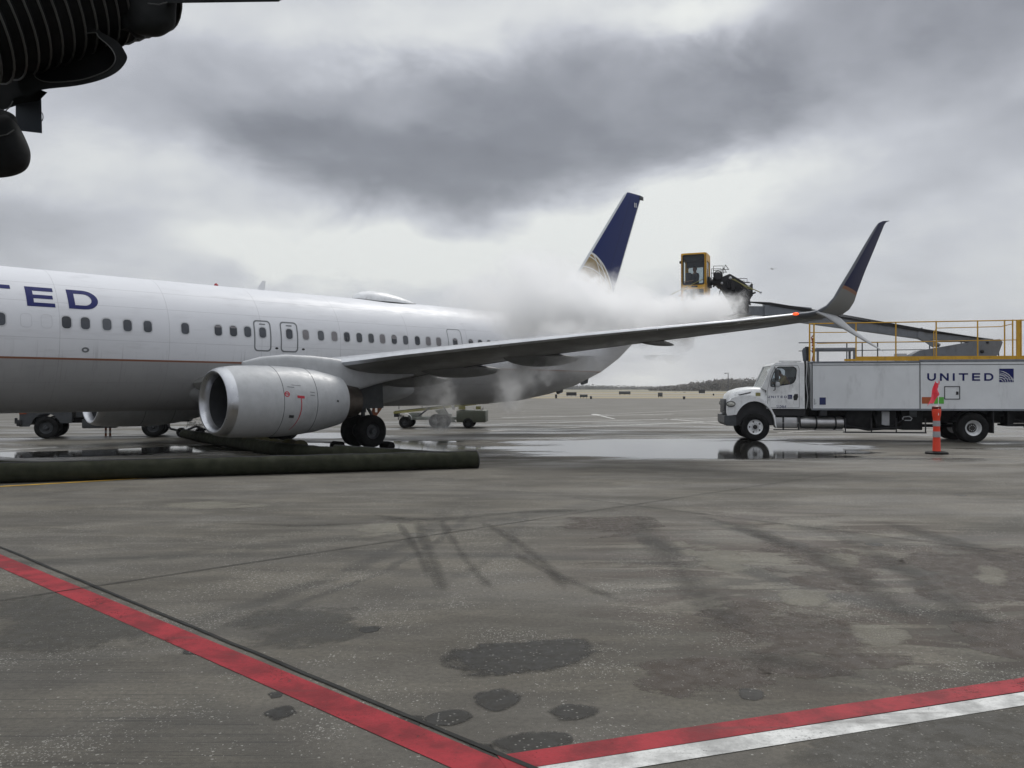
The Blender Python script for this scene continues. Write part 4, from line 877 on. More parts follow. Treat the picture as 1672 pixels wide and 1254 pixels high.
for y0, y1 in ((.0, .38), (2.12, 2.5)):
    fm = MB(); out = [(-.03+.76*math.cos(R(a)), .60+.94*math.sin(R(a))) for a in range(-8, 206, 9)]      # wheel opening
    top = [(-1.04, .98), (-1.06, 1.25), (-1.0, 1.50), (-.9, 1.66), (-.6, 1.76), (-.2, 1.77), (.25, 1.63), (.58, 1.30), (.74, .98), (.80, .50)]
    fm.plate(top+[p for p in out if p[1] > .50 and p[1] > (.97 if p[0] < 0 else 0)], [], XZ, y0, y1); fm.build('fender', 'white', tr, ang=50)
    im = MB(); im.rings([[(-.03+.765*math.cos(R(a)), y, .60+.945*math.sin(R(a))) for a in range(0, 181, 10)] for y in ((y0+.01, y1+.25) if y0 < 1 else (y1-.01, y0-.25))], closed=False, cap0=False, cap1=True); im.build('wheel_well', 'black', tr)
    wp_ = [(-.03+.75*math.cos(R(a)), .60+.93*math.sin(R(a))) for a in range(0, 181, 9)]; lm = MB(); lm.prism(wp_, XZ, (.196 if y0 < 1 else 2.285), (.215 if y0 < 1 else 2.304)); lm.build('wheel_well_dark_plate', 'black', tr)  # flat black plate stands in for the shade deep inside the wheel opening
for y in (-.012, 2.512):
    hm = MB(); hm.ball((-.93, y+(.01 if y < 1 else -.01), 1.43), .16, 1.0, .28, .62); hl_ = hm.build('headlight', 'lens', tr); hm = MB(); hm.tube([(-.93+.165*math.cos(R(a)), y-(.012 if y < 1 else -.012), 1.43+.105*math.sin(R(a))) for a in range(0, 361, 20)], .014, 5); hm.build('headlight_trim', 'dgrey', hl_)
mb = MB(); mb.box(-1.11, -1.05, .5, 2.0, 1.05, 1.62, .02); [mb.box(-1.125, -1.105, .55, 1.95, 1.1+.08*i, 1.13+.08*i) for i in range(6)]; mb.build('grille', 'dgrey', tr)
mb = MB()
mb.prism([(-1.17, .98), (-1.17, .68), (-1.08, .58), (-.72, .58), (-.72, .92), (-.8, .98)], XZ, .02, 2.48); mb.build('bumper', 'dgrey', tr)
mb = MB(); mb.prism([(-.63, 1.79), (-.22, 1.88), (-.14, 1.91), (-.15, 1.85), (-.55, 1.76)], XZ, .215, .235); mb.build('bonnet_vent', 'black', tr)
mb = MB(); mb.box(.04, .22, .20, .222, 1.74, 1.87); mb.build('yellow_sticker', 'gold', tr)
# cab: hollow, with window openings
cabp = [(.44, 1.25), (.44, 1.95), (.26, 2.06), (.64, 2.93), (.78, 3.03), (1.84, 3.03), (1.86, 1.25)]
winp = [(.60, 2.15), (.60, 2.32), (.70, 2.62), (.83, 2.83), (.90, 2.86), (1.42, 2.86), (1.52, 2.80), (1.54, 2.72), (1.51, 2.40), (1.44, 2.27), (1.34, 2.21), (.70, 2.11), (.62, 2.12)]
mb = MB()
for y0, y1 in ((.10, .16), (2.34, 2.40)): mb.plate(cabp, [winp], XZ, y0, y1)
mb.prism([(.78, 3.03), (.64, 2.93), (.68, 2.90), (.80, 2.97), (1.80, 2.97), (1.84, 3.03)], XZ, .16, 2.34)
mb.box(1.80, 1.86, .16, 2.34, 1.25, 2.97); mb.box(.44, 1.80, .16, 2.34, 1.25, 1.33)
mb.prism([(.26, 2.06), (.44, 1.95), (.44, 1.33), (.5, 1.33), (.5, 1.98), (.30, 2.10)], XZ, .16, 2.34)
mb.bar((.29, .2, 2.08), (.68, .2, 2.95), .07); mb.bar((.29, 2.3, 2.08), (.68, 2.3, 2.95), .07)
cab = mb.build('driver_cab', 'white', tr, ang=30)
mb = MB(); mb.add([(.28, .2, 2.09), (.28, 2.3, 2.09), (.67, 2.3, 2.93), (.67, .2, 2.93)], [(0, 1, 2, 3)]); mb.build('windscreen', 'dkglass', cab)
for y in (.13, 2.37): mb = MB(); mb.add([(a, y, b) for a, b in winp], [tuple(range(len(winp)))]); mb.build('side_window', 'glass', cab)
def ringfrom(p, k_): cx = sum(a for a, _ in p)/len(p); cz = sum(b for _, b in p)/len(p); return [(cx+(a-cx)*k_, cz+(b-cz)*k_) for a, b in p]
mb = MB(); mb.plate(ringfrom(winp, 1.05), [ringfrom(winp, .97)], XZ, .092, .104); mb.build('window_seal', 'black', cab)
mb = MB(); o_ = [(.47, 1.29), (.47, 2.0), (.60, 2.6), (.76, 2.93), (1.60, 2.93), (1.66, 2.8), (1.66, 1.29)]; i_ = [(.482, 1.30), (.482, 2.0), (.612, 2.595), (.765, 2.918), (1.595, 2.918), (1.648, 2.79), (1.648, 1.30)]
mb.plate(o_, [i_], XZ, .094, .104); dr = mb.build('door', 'winfr', cab)
mb = MB(); mb.prism([(1.45, 1.58), (1.43, 1.72), (1.48, 1.82), (1.60, 1.82), (1.61, 1.70), (1.56, 1.58)], XZ, .085, .099); mb.build('door_handle', 'black', dr)
mb = MB(); mb.box(.50, 1.75, .3, 2.2, 1.33, 1.7); mb.box(.42, .62, .2, 2.3, 1.75, 2.10, .03)
for yy in (.62, 1.85): mb.box(1.15, 1.65, yy-.25, yy+.25, 1.7, 1.84, .04); mb.box(1.58, 1.75, yy-.25, yy+.25, 1.84, 2.50, .05)
mb.build('cab_interior', 'beige', cab)
mb = MB(); ring = [(.83+.08*math.sin(R(a))*.5, .62+.19*math.cos(R(a)), 2.08+.19*math.sin(R(a))) for a in range(0, 361, 24)]; mb.tube(ring, .015, 6); mb.bar((.60, .62, 2.0), (.84, .62, 2.08), .04); mb.build('steering_wheel', 'black', cab)
mb = MB(); mb.box(1.15, 1.75, 1.0, 1.5, 3.03, 3.09, .02); mb.tube([(.95, .4, 3.10), (1.78, .4, 3.09)], .025, 6); mb.tube([(1.1, .4, 3.03), (1.1, .4, 3.09)], .015, 6); mb.tube([(1.7, .4, 3.03), (1.7, .4, 3.09)], .015, 6); mb.build('roof_light_bar', 'ltgrey', cab)
for y in (-.10, 2.55):
    s_ = -1 if y < 1 else 1; mb = MB(); mb.tube([(.74, .1 if s_ < 0 else 2.4, 2.86), (.72, y, 2.84), (.72, y, 1.98), (.70, .1 if s_ < 0 else 2.4, 1.96)], .018, 6); mi = mb.build('mirror_bracket', 'black', cab)
    mb = MB(); mb.box(.72, .86, y-.05, y+.09, 2.34, 2.78, .03); mb.build('mirror', 'dgrey', mi); mb = MB(); mb.box(.74, .90, y-.05, y+.09, 2.08, 2.28, .04); mb.build('convex_mirror', 'ltgrey', mi)
mb = word('UNITED', lambda a, b: (.47+a, .096, 1.665+b), .72, .085, gap=.5, sub=1); mb.build('door_lettering', 'textdk', cab)
mb1, mb2 = MB(), MB(); globe(mb1, mb2, lambda a, b, k_: (1.22+a, .0965-.003*k_, 1.62+b), .17); gb = mb1.build('emblem', 'textdk', cab); mb2.build('emblem_lines', 'ltgrey', gb)
mb = text_mesh('S10464', .20, lambda a, b: (.80+a*.62, .096, 1.27+b*.9)); mb.build('fleet_number', 'text', cab)
mb = MB(); mb.prism([(.50, 1.22), (.50, .98), (1.9, .98), (1.9, 1.22)], XZ, .2, 2.3); mb.build('cab_underside', 'black', tr)
# exhaust stack and hoses behind the cab
mb = MB(); mb.tube([(2.02, .75, 1.2), (2.02, .75, 3.1)], .06, 10); mb.tube([(2.15, 1.0, 3.08), (2.15, 1.0, 3.68)], .105, 12); mb.build('exhaust_stack', 'black', tr)
mb = MB(); mb.tube([(1.97, .7, 3.10), (1.97, .7, 3.30), (1.95, .7, 3.52), (1.98, .7, 3.62)], [.05, .075, .075, .04], 12); mb.build('air_intake', 'bluegrey', tr)
for i in range(4): mb = MB(); xx = 1.92+.05*i; mb.tube([(xx, .35, 1.25), (xx+.04, .3, 1.7), (xx-.02, .32, 2.3), (xx+.03, .4, 2.9), (xx+.05, .5, 3.1)], .016, 6); mb.build('hose', 'white' if i == 1 else 'black', tr)
# tanks and steps under the cab
mb = MB()
mb.lathe([(1.70, .26), (1.72, .30), (3.30, .30), (3.32, .26)], 'x', (0, .42, .70), 28, sz=.80); tk_ = mb.build('fuel_tank', 'steel', tr)
for x in (2.27, 2.98): mb = MB(); mb.lathe([(x, .305), (x, .315), (x+.06, .315), (x+.06, .305)], 'x', (0, .42, .70), 28, sz=.80); mb.build('tank_strap', 'black', tk_)
mb = MB(); mb.box(.76, 1.62, .14, .6, .50, .92, .05); mb.box(.76, 1.62, .10, .14, .68, .72); st_ = mb.build('step_box', 'steel', tr)
for x in (1.03, 1.60): mb = MB(); mb.box(x, x+.06, .10, .135, .44, .96); mb.build('step_bracket', 'black', st_)
mb = MB(); mb.box(.72, 3.3, .12, .34, .42, .45); mb.box(3.35, 6.3, .15, .5, .33, .37); [mb.box(x, x+.04, .16, .2, .33, .9) for x in (3.35, 4.3, 5.2, 6.25)]; mb.build('side_guard', 'black', tr)
mb = MB(); mb.box(3.42, 4.35, .25, 1.0, .48, 1.2, .03); mb.box(4.5, 5.25, .3, 1.1, .45, 1.22, .03); mb.box(5.45, 6.2, .28, 1.0, .45, 1.22, .03); mb.tube([(3.4, .2, .6), (4.2, .18, .45), (5.4, .2, .55)], .04, 8); mb.tube([(4.4, .2, 1.1), (4.5, .15, .7), (5.0, .2, .55), (5.6, .2, .9)], .025, 6); mb.build('equipment_box', 'chassis', tr)
mb = MB(); mb.box(4.72, 5.0, .26, .30, .62, 1.15, .01); mb.build('control_box', 'ltgrey', tr)
mb = MB(); mb.box(5.72, 5.98, .24, .28, .95, 1.18, .01); mb.box(2.45, 2.7, .2, .5, .98, 1.2, .01); mb.build('valve_box', 'dgrey', tr)
mb = MB(); mb.tube([(5.45, .22, .88), (5.55, .2, .82), (5.75, .2, .82), (5.80, .22, .90), (5.7, .22, .97), (5.5, .22, .95), (5.45, .22, .88)], .02, 6); mb.build('chain_hook', 'ltgrey', tr)
# wheels
wheel(tr, (0, .16, .54), .54, .29, .295, 'white', -1, 'front_wheel', holes=5, dish=.03); wheel(tr, (0, 2.34, .54), .54, .29, .295, 'white', 1, 'front_wheel', holes=5, dish=.03)
for y, s_ in ((.16, -1), (.52, -1), (1.98, 1), (2.34, 1)): wheel(tr, (7.92, y, .55), .55, .28, .295, 'white', s_, 'rear_wheel', dish=.16)
mb = MB(); mb.box(8.60, 8.64, .05, .62, .36, 1.2); mb.box(8.60, 8.64, 1.9, 2.45, .36, 1.2); mb.build('mudflap', 'black', tr)
mb = MB(); mb.rings([[(7.92+.66*math.cos(R(a)), y, .55+.66*math.sin(R(a))) for a in range(20, 161, 10)] for y in (.02, .7)], closed=False, cap0=False, cap1=False); mb.build('rear_wheel_well', 'black', tr)
mb = MB(); mb.box(9.1, 10.7, .1, .9, .62, .70); mb.box(9.15, 9.35, .15, .8, .70, 1.25); mb.box(9.9, 10.6, .1, .6, .55, .62); mb.bar((9.4, .15, .9), (10.5, .15, .6), .05); mb.build('rear_step', 'chassis', tr)
# box body
mb = MB(); mb.box(2.10, 6.005, 0, 2.5, 1.27, 3.0); mb.box(6.02, 11.0, -.004, 2.504, 1.27, 3.03); bx_ = mb.build('box_body', 'box', tr, False)
mb = MB(); mb.box(2.07, 6.0, -.02, 2.52, 3.0, 3.07, .01); mb.box(6.0, 11.0, -.022, 2.522, 3.03, 3.12, .01); mb.box(2.08, 11.0, -.02, .02, 1.20, 1.27); mb.build('roof_rim', 'boom', bx_)
mb = MB(); mb.box(2.10, 11.0, -.012, .0, 2.92, 2.94); mb.box(6.0, 6.03, -.015, 0, 1.27, 3.02); mb.box(2.09, 2.13, -.010, 0, 1.27, 3.0); mb.build('panel_seam', 'dgrey', bx_)
mb = word('UNITED', lambda a, b: (6.27+a, -.012, 2.32+b), 2.33, .285, gap=.50, sub=1); mb.build('side_lettering', 'text', bx_)
mb1, mb2 = MB(), MB(); globe(mb1, mb2, lambda a, b, k_: (8.80+a, -.012-.004*k_, 2.27+b), .50); gb = mb1.build('emblem', 'text', bx_); mb2.build('emblem_lines', 'box', gb)
mb = MB(); mb.plate(rrect(6.87, 7.43, 1.62, 2.12, .02), [rrect(6.90, 7.40, 1.65, 2.09, .015)], XZ, -.016, -.002); hh = mb.build('hatch', 'dgrey', bx_)
mb = MB(); mb.box(7.29, 7.37, -.025, -.005, 1.80, 1.92, .004); mb.build('latch', 'black', hh)
mb = MB(); mb.box(6.08, 6.46, -.010, -.003, 1.46, 1.71); mb.build('orange_label', paint('orange_label_paint', (.42, .10, .03), .5), bx_)
mb = MB(); mb.box(6.51, 6.86, -.010, -.003, 1.46, 1.71); mb.build('green_label', 'green', bx_)
mb = MB(); mb.box(2.38, 2.61, -.008, 0, 1.41, 1.69); mb.build('blue_label', 'blue', bx_)
mb = MB(); [mb.box(2.17, 2.20+.08*random.random(), -.006, 0, 1.42+.04*i, 1.435+.04*i) for i in range(6)]; mb.build('small_print', 'bluegrey', bx_)
# roof deck rails
def rails(y, name):
    mb = MB(); zt = 4.52
    mb.tube([(2.03, y, zt), (11.0, y, zt+.06)], .024, 6); mb.tube([(2.03, y, 4.18), (3.4, y, 4.18)], .018, 6); mb.tube([(2.3, y, 3.76), (9.5, y, 3.84)], .018, 6)
    for x in (2.03, 2.19, 3.73, 5.17, 6.61, 8.07, 9.01, 9.29, 9.58, 10.6): mb.tube([(x, y, 3.08), (x, y, zt+.01*(x-2))], .026 if x > 3 else .032, 6)
    mb.tube([(6.7, y+.5, 3.15), (6.7, y+.5, 4.2), (6.8, y+.5, 4.34), (9.0, y+.3, 4.36), (9.3, y, 4.44)], .018, 6); mb.build(name, 'yellow', tr)
rails(.04, 'guard_rail'); 
mb = MB(); mb.tube([(2.1, 2.46, 3.92), (9.8, 2.46, 3.92)], .022, 6); mb.tube([(2.1, 2.46, 3.58), (9.8, 2.46, 3.62)], .018, 6)
for x in (4.0, 4.6, 5.2, 5.9, 7.2, 8.4, 9.8): mb.tube([(x, 2.46, 3.08), (x, 2.46, 3.92)], .025, 6)
mb.build('rear_guard_rail', 'dgrey', tr)
mb = MB(); mb.box(3.72, 11.0, 0.02, .05, 3.08, 3.25); mb.box(3.3, 3.72, .02, .05, 3.08, 3.16); mb.box(9.42, 9.54, .0, .08, 3.1, 4.58); mb.build('kick_plate', 'yellow', tr)
mb = MB(); mb.box(2.40, 3.90, .6, 1.4, 3.50, 3.62, .02); [mb.box(x, x+.08, y, y+.06, 3.08, 3.5) for x in (2.42, 3.78) for y in (.62, 1.3)]; mb.build('roof_bench', 'boom', tr)
mb = MB(); mb.box(5.35, 5.75, .6, .9, 3.10, 3.38, .02); mb.build('roof_box', 'ltgrey', tr)
mb = MB()
for i in range(5): mb.ball((2.17, .12, 3.45+.12*i), .05, n=8)
mb.tube([(2.15, .2, 3.1), (2.22, .1, 3.5), (2.12, .15, 4.0), (2.2, .1, 4.1)], .025, 6); mb.build('pipe_fitting', 'rust', tr)
# boom
by = 1.2
mb = MB(); mb.prism([(5.95, 3.14), (6.05, 3.36), (6.30, 3.50), (8.40, 3.86), (9.20, 3.92), (9.30, 3.80), (9.15, 3.36), (8.95, 3.14)], XZ, by-.32, by+.32); mb.lathe([(3.08, .55), (3.16, .55)], 'z', (8.2, by, 0), 24); tu = mb.build('boom_base', 'boom', tr)
mb = MB(); mb.ball((8.55, by-.34, 3.45), .07, n=8); mb.ball((8.75, by-.34, 3.8), .05, n=8); mb.build('pivot_pin', 'black', tu)
def taper(mb, x0, zb0, zt0, x1, zb1, zt1, w0, w1):
    mb.rings([[(x0, by-w0, zb0), (x0, by+w0, zb0), (x0, by+w0, zt0), (x0, by-w0, zt0)], [(x1, by-w1, zb1), (x1, by+w1, zb1), (x1, by+w1, zt1), (x1, by-w1, zt1)]])
mb = MB(); taper(mb, 9.0, 3.75, 3.93, 6.4, 3.97, 4.31, .22, .22); taper(mb, 6.4, 3.97, 4.31, 1.9, 4.66, 5.14, .22, .22); bo = mb.build('boom', 'boom', tr, False)
mb = MB(); taper(mb, 2.3, 4.72, 5.22, .62, 4.93, 5.42, .25, .25); mb.box(.5, .7, by-.28, by+.28, 4.88, 5.46); mb.build('boom_collar', 'boom', bo, False)
mb = MB(); taper(mb, .9, 4.92, 5.30, -.62, 5.02, 5.34, .18, .16); mb.build('inner_boom', 'boom', bo, False)
mb = MB(); mb.tube([(7.1, by-.1, 3.70), (6.2, by-.1, 4.12)], .075, 10); mb.tube([(7.1, by+.1, 3.70), (6.2, by+.1, 4.12)], .075, 10); mb.prism([(6.25, 4.02), (6.30, 4.36), (6.42, 4.40), (6.52, 4.1), (7.0, 3.72), (6.8, 3.62)], XZ, by-.26, by-.22); mb.build('lift_cylinder', 'boom', bo)
mb = MB()
for k_ in range(4): mb.tube([(8.6, by-.25-.02*k_, 3.95), (6.4, by-.26, 4.25+.03*k_), (3.0, by-.25, 4.9+.04*k_), (.7, by-.28, 5.35+.03*k_), (-.3, by-.25, 5.5), (-.9, by-.2, 5.9+.05*k_)], .018, 6)
mb.build('boom_hose', 'black', bo)
# nozzle carrier between boom head and operator cab
random.seed(5)
mb = MB()
mb.prism([(-.62, 5.02), (-.12, 5.06), (-.10, 5.50), (.02, 5.72), (.0, 5.98), (-.35, 6.32), (-.85, 6.62), (-1.15, 6.50), (-1.5, 6.45), (-1.5, 6.30), (-1.15, 6.05), (-.85, 5.55)], XZ, by-.28, by+.28)
for i in range(34):
    t = random.random(); x = -1.35+1.35*t; z_ = 6.45-.75*t+random.uniform(-.12, .16); y = by+random.uniform(-.45, .35)
    mb.tube([(x, y, z_), (x+random.uniform(-.2, .2), y+random.uniform(-.1, .1), z_+random.uniform(-.2, .14)), (x+random.uniform(-.3, .3), y+random.uniform(-.15, .1), z_+random.uniform(-.4, .0))], random.uniform(.012, .04), 6)
for i in range(12): x = random.uniform(-1.0, -.1); mb.box(x, x+random.uniform(.06, .2), by-.42, by-.2, 6.25-.7*(x+1)-.15, 6.25-.7*(x+1)+random.uniform(0, .18))
mb.lathe([(0, .13), (.05, .17), (.10, .13)], 'y', (-1.32, by-.42, 6.52), 20); mb.tube([(-1.32+.17*math.cos(R(a)), by-.40, 6.55+.17*math.sin(R(a))) for a in range(0, 361, 20)], .02, 6)
mb.box(-.02, .04, by-.3, by+.2, 5.72, 6.20); nz = mb.build('nozzle_carrier', 'black', tr)
mb = MB()
def rail(p, r_=.014): mb.tube(p, r_, 5)
for y in (by-.42, by+.35):
    rail([(-1.50, y, 6.55), (-1.50, y, 6.92), (-1.12, y, 6.92), (-1.12, y, 6.6)]); rail([(-1.52, y, 6.74), (-.9, y, 6.78)]); rail([(-1.04, y, 6.96), (-.90, y, 6.76), (-1.08, y, 6.78), (-1.04, y, 6.96)])
    rail([(-.55, y, 6.40), (-.20, y, 6.40), (-.20, y, 6.22)]); rail([(-.34, y, 6.24), (-.02, y, 6.22), (-.02, y, 5.74)]); rail([(-.45, y, 6.25), (-.1, y, 6.25)])
mb.build('carrier_rail', 'black', nz)
mb = MB(); mb.tube([(-1.9, by-.55, 6.40), (-2.6, by-.62, 6.06), (-3.17, by-.7, 5.78)], .014, 6); mb.tube([(-.85, by-.46, 6.42), (-.3, by-.48, 6.12), (.30, by-.5, 5.83)], .02, 6); mb.tube([(-.7, by-.5, 6.38), (-.2, by-.5, 6.0), (.0, by-.5, 5.95)], .014, 6); mb.build('spray_lance', 'gold', nz)
mb = MB(); mb.box(.27, .35, by-.54, by-.46, 5.79, 5.86, .01); mb.ball((-.85, by-.48, 6.42), .06, n=8); mb.ball((-1.18, by-.48, 6.22), .05, n=8); mb.build('nozzle_tip', 'ltgrey', nz)
# operator cab, turned a little towards the nozzle side
cc = Vector((-2.15, by, 0)); ca = R(-14)
def oc(a, b, y): p = Vector((a-cc.x, y-by, 0)); return (cc.x+p.x*math.cos(ca)-p.y*math.sin(ca), by+p.x*math.sin(ca)+p.y*math.cos(ca), b)
def rot(mbx, zrot=True): mbx.v = [oc(v[0], v[2], v[1]) for v in mbx.v]; return mbx
x0, x1 = -2.66, -1.66; y0, y1 = by-.52, by+.52; zb, zt = 5.12, 7.45
mb = MB(); mb.plate(rrect(x0, x1, zb, zt, .07), [rrect(x0+.09, x1-.10, 6.20, 7.36, .05), rrect(x0+.09, x1-.10, zb+.12, 6.00, .05)], XZ, y0, y0+.06); mb.plate(rrect(x0, x1, zb, zt, .07), [rrect(x0+.12, x1-.12, 6.20, 7.0, .05)], XZ, y1-.06, y1)
YZ = lambda a, b, y: (y, a, b)
mb.plate(rrect(y0, y1, zb, zt, .05), [rrect(y0+.14, y1-.12, 6.25, 7.15, .04)], YZ, x1-.05, x1); mb.plate(rrect(y0, y1, zb, zt, .05), [rrect(y0+.12, y1-.12, 6.2, 7.2, .04)], YZ, x0, x0+.05)
mb.box(x0+.01, x1-.01, y0+.01, y1-.01, zt-.07, zt-.01); mb.box(x0+.01, x1-.01, y0+.01, y1-.01, zb, zb+.06); mb.tube([(x0+.2, by, zt), (x1-.2, by, zt+.03)], .04, 6)
oc_ = rot(mb).build('operator_cab', 'yelcab', tr)
for z0_, z1_ in ((6.20, 7.36), (5.24, 6.0)): mb = MB(); mb.add([(x0+.08, y0+.03, z0_-.02), (x1-.09, y0+.03, z0_-.02), (x1-.09, y0+.03, z1_+.02), (x0+.08, y0+.03, z1_+.02)], [(0, 1, 2, 3)]); rot(mb).build('window', 'dkglass', oc_)
mb = MB(); mb.plate(rrect(x0+.06, x1-.07, 6.17, 7.39, .07), [rrect(x0+.115, x1-.125, 6.225, 7.335, .04)], XZ, y0-.008, y0+.01); rot(mb).build('window_seal', 'black', oc_)
mb = MB(); mb.add([(x1-.025, y0+.1, 6.22), (x1-.025, y1-.1, 6.22), (x1-.025, y1-.1, 7.18), (x1-.025, y0+.1, 7.18)], [(0, 1, 2, 3)]); mb.add([(x0+.1, y1-.03, 6.18), (x1-.1, y1-.03, 6.18), (x1-.1, y1-.03, 7.02), (x0+.1, y1-.03, 7.02)], [(0, 1, 2, 3)]); rot(mb).build('side_window', 'glass', oc_)
mb = MB(); mb.box(x0+.08, x0+.30, y1-.5, y1-.1, 5.3, 6.75, .04); mb.box(x0+.10, x1-.1, by-.3, by+.3, 5.5, 5.62, .03); mb.box(x0+.07, x1-.1, y1-.09, y1-.06, 7.0, 7.38); mb.box(x0+.1, x1-.1, y0+.1, y1-.1, 7.2, 7.36); mb.box(-2.0, -1.85, by-.1, by+.1, 5.2, 5.5); mb.box(x1-.3, x1-.12, y0+.12, y0+.4, 5.9, 6.15, .02); rot(mb).build('cab_interior', 'beige', oc_)
mb = MB(); mb.box(x1-.22, x1-.06, y0-.02, y0-.005, 5.45, 5.75); [mb.box(x1-.34, x1-.14, y0-.012, y0-.002, 5.5+.12*i, 5.53+.12*i) for i in range(3)]; rot(mb).build('cab_label', 'ltgrey', oc_)
mb = MB(); mb.box(x0-.06, x0-.0, y0-.02, y0+.05, 7.05, 7.15, .01); mb.box(-2.25, -2.0, y0-.03, y0, 6.08, 6.14, .01); rot(mb).build('cab_fitting', 'black', oc_)
mb = MB(); mb.box(x1, x1+.10, by-.3, by+.3, 6.1, 6.5); mb.tube([(x1+.05, by, 6.3), (x1+.5, by, 6.3)], .12, 10); rot(mb).build('cab_mount', 'black', oc_)
mb = MB(); mb.box(-2.3, -1.9, by-.35, by+.35, 5.0, 5.12, .02); rot(mb).build('cab_foot', 'black', oc_)
# operator in the raised cab and driver in the truck
p_ = Vector(truck_loc(*oc(-2.20, 0, by-.02)[:2])); 
J = seated(); J['elr'] = ((-.06, .27, .25), .045)
person('person', (p_.x, p_.y, 6.14), R(25), J, ((0, 0, .74), (-1, -.1, 0)), 'person in dark jacket seated behind the glass of the raised yellow cab', 'jacket')
p_ = Vector(truck_loc(1.28, .62))
J = seated(); J['chest'] = ((-.10, 0, .40), .17); J['neck2'] = ((-.16, 0, .50), .09); J['neck'] = ((-.18, 0, .54), .055); J['headb'] = ((-.26, 0, .60), .075); J['headt'] = ((-.31, 0, .66), .082)
J['shl'] = ((-.10, -.20, .47), .075); J['shr'] = ((-.10, .20, .47), .075); J['ell'] = ((-.26, -.22, .22), .05); J['elr'] = ((-.26, .22, .22), .05); J['wrl'] = ((-.40, -.15, .25), .034); J['hal'] = ((-.44, -.13, .26), .03); J['wrr'] = ((-.40, .15, .25), .034); J['har'] = ((-.44, .13, .26), .03)
person('person', (p_.x, p_.y, 1.99), TA, J, ((-.30, 0, .66), (-1, 0, -.35)), 'person in tan jacket leaning forward at the wheel of the white truck', 'tan')
# ------------------------------------------------------------------ delineator post
cx, cy = G(1529, 741)
dp = thing('delineator_post', (cx, cy, 0), 0, 'orange channelizer post with grey bands and a pink flag on black base', 'traffic post')
mb = MB(); mb.lathe([(0, .345), (.05, .345), (.075, .28), (.09, .12)], 'z', n=8); mb.build('base', 'rubber', dp)
mb = MB(); mb.lathe([(.08, .125), (.12, .118), (.55, .105), (1.0, .098), (1.12, .105), (1.2, .122), (1.36, .135), (1.40, .125), (1.40, .10)], 'z', n=20); mb.build('post', 'orange', dp)
for a, b, r_ in ((.52, .70, .112), (.86, 1.03, .106)): mb = MB(); mb.lathe([(a, r_-.004), (a, r_+.002), (b, r_-.004), (b, r_-.012)], 'z', n=20); mb.build('reflective_band', 'reflect', dp)
mb = MB(); mb.lathe([(1.40, .06), (1.43, .13), (1.47, .13), (1.50, .06)], 'z', n=14); mb.box(-.14, .14, -.02, .02, 1.38, 1.46, .01); mb.build('post_cap', paint('dark_red_plastic', (.16, .02, .015), .5), dp)
mb = MB(); mb.tube([(.0, -.12, 1.2), (.01, -.10, 1.9), (.03, -.08, 2.32)], .012, 6); fs_ = mb.build('flag_staff', 'white', dp)
mb = MB(); vs = []; fs2 = []
for i in range(9):
    for j in range(12):
        u, v = i/8, j/11; x = .04-.34*u*(.45+.55*v)+.03*math.sin(v*7+u*3); z_ = 2.30-.62*v*(.75+.45*u)-.10*u+.06*math.sin(u*9); vs.append((x, -.09+.05*math.sin(u*11+v*3), z_))
for i in range(8):
    for j in range(11): k_ = i*12+j; fs2.append((k_, k_+1, k_+13, k_+12))
mb.add(vs, fs2); mb.build('flag', 'pink', dp)
# ------------------------------------------------------------------ lay-flat air hoses on the ground
def hose(name, pts, r_, mat, label, flat=.86, seam=True, parent=None, wob=.03):
    mb = MB(); P = []; m_ = len(pts)-1
    for i in range(m_*36+1):
        t = i/36; a = min(int(t), m_-1); f = t-a; p = [Vector(pts[max(0, min(m_, a+j))]) for j in (-1, 0, 1, 2)]
        P.append(.5*((2*p[1])+(-p[0]+p[2])*f+(2*p[0]-5*p[1]+4*p[2]-p[3])*f*f+(-p[0]+3*p[1]-3*p[2]+p[3])*f**3))
    rs = []; sm = []
    for i, p in enumerate(P):
        t = (P[min(i+1, len(P)-1)]-P[max(i-1, 0)]).normalized(); n_ = Vector((-t.y, t.x)); rr = r_(i/(len(P)-1)) if callable(r_) else r_; rr *= 1+wob*noise.noise((i*.10, p.x, 0))+.014*noise.noise((i*.45, 3, p.y))
        ring = []
        for j in range(24):
            a = 2*math.pi*j/24; w_ = rr*1.06*math.cos(a); h_ = rr*flat*(1+math.sin(a))*(1+.025*noise.noise((i*.3, j*.7, 9))); w_ *= (1+.12*max(0, -math.sin(a))); ring.append((p.x+n_.x*w_, p.y+n_.y*w_, max(.004, h_-.02)))
        rs.append(ring); sm.append((p.x-n_.x*rr*.25, p.y-n_.y*rr*.25, rr*flat*1.97-.02))
    mb.rings(rs); o = mb.build(name, mat); tag(o, label, 'hose', 'lay-flat air hoses on the apron')
    if seam:
        sb = MB(); sb.tube(sm, .016, 5); sb.build('seam', 'black', o)
        for k_ in (0, -1):
            ring = rs[k_]; cb = MB(); cb.tube([Vector(v)*1.0 for v in ring]+[Vector(ring[0])], .018, 5); cb.build('end_hem', 'black', o)
    return o
a, b = Vector((-10.95, 17.85)), Vector((-.92, 21.25)); dv = (b-a)
hose('air_hose', [a-dv*.7, a-dv*.3, a, a+dv*.33+Vector((.0, .08)), a+dv*.66+Vector((0, .03)), b], .265, 'hose', 'thick olive ground hose lying across the foreground, ending beneath the wing')
hose('air_hose', [G(302, 714), G(335, 722), G(385, 731), G(440, 741), G(500, 747.5), G(560, 749), G(640, 748.5), G(700, 747), G(772, 744.5)], lambda t: .20+.05*math.sin(math.pi*min(1, t*1.6)) if t < .6 else .25-.18*(t-.6)/.4, 'hose', 'curved olive hose coming from under the engine to lie behind the thick hose', wob=.06)
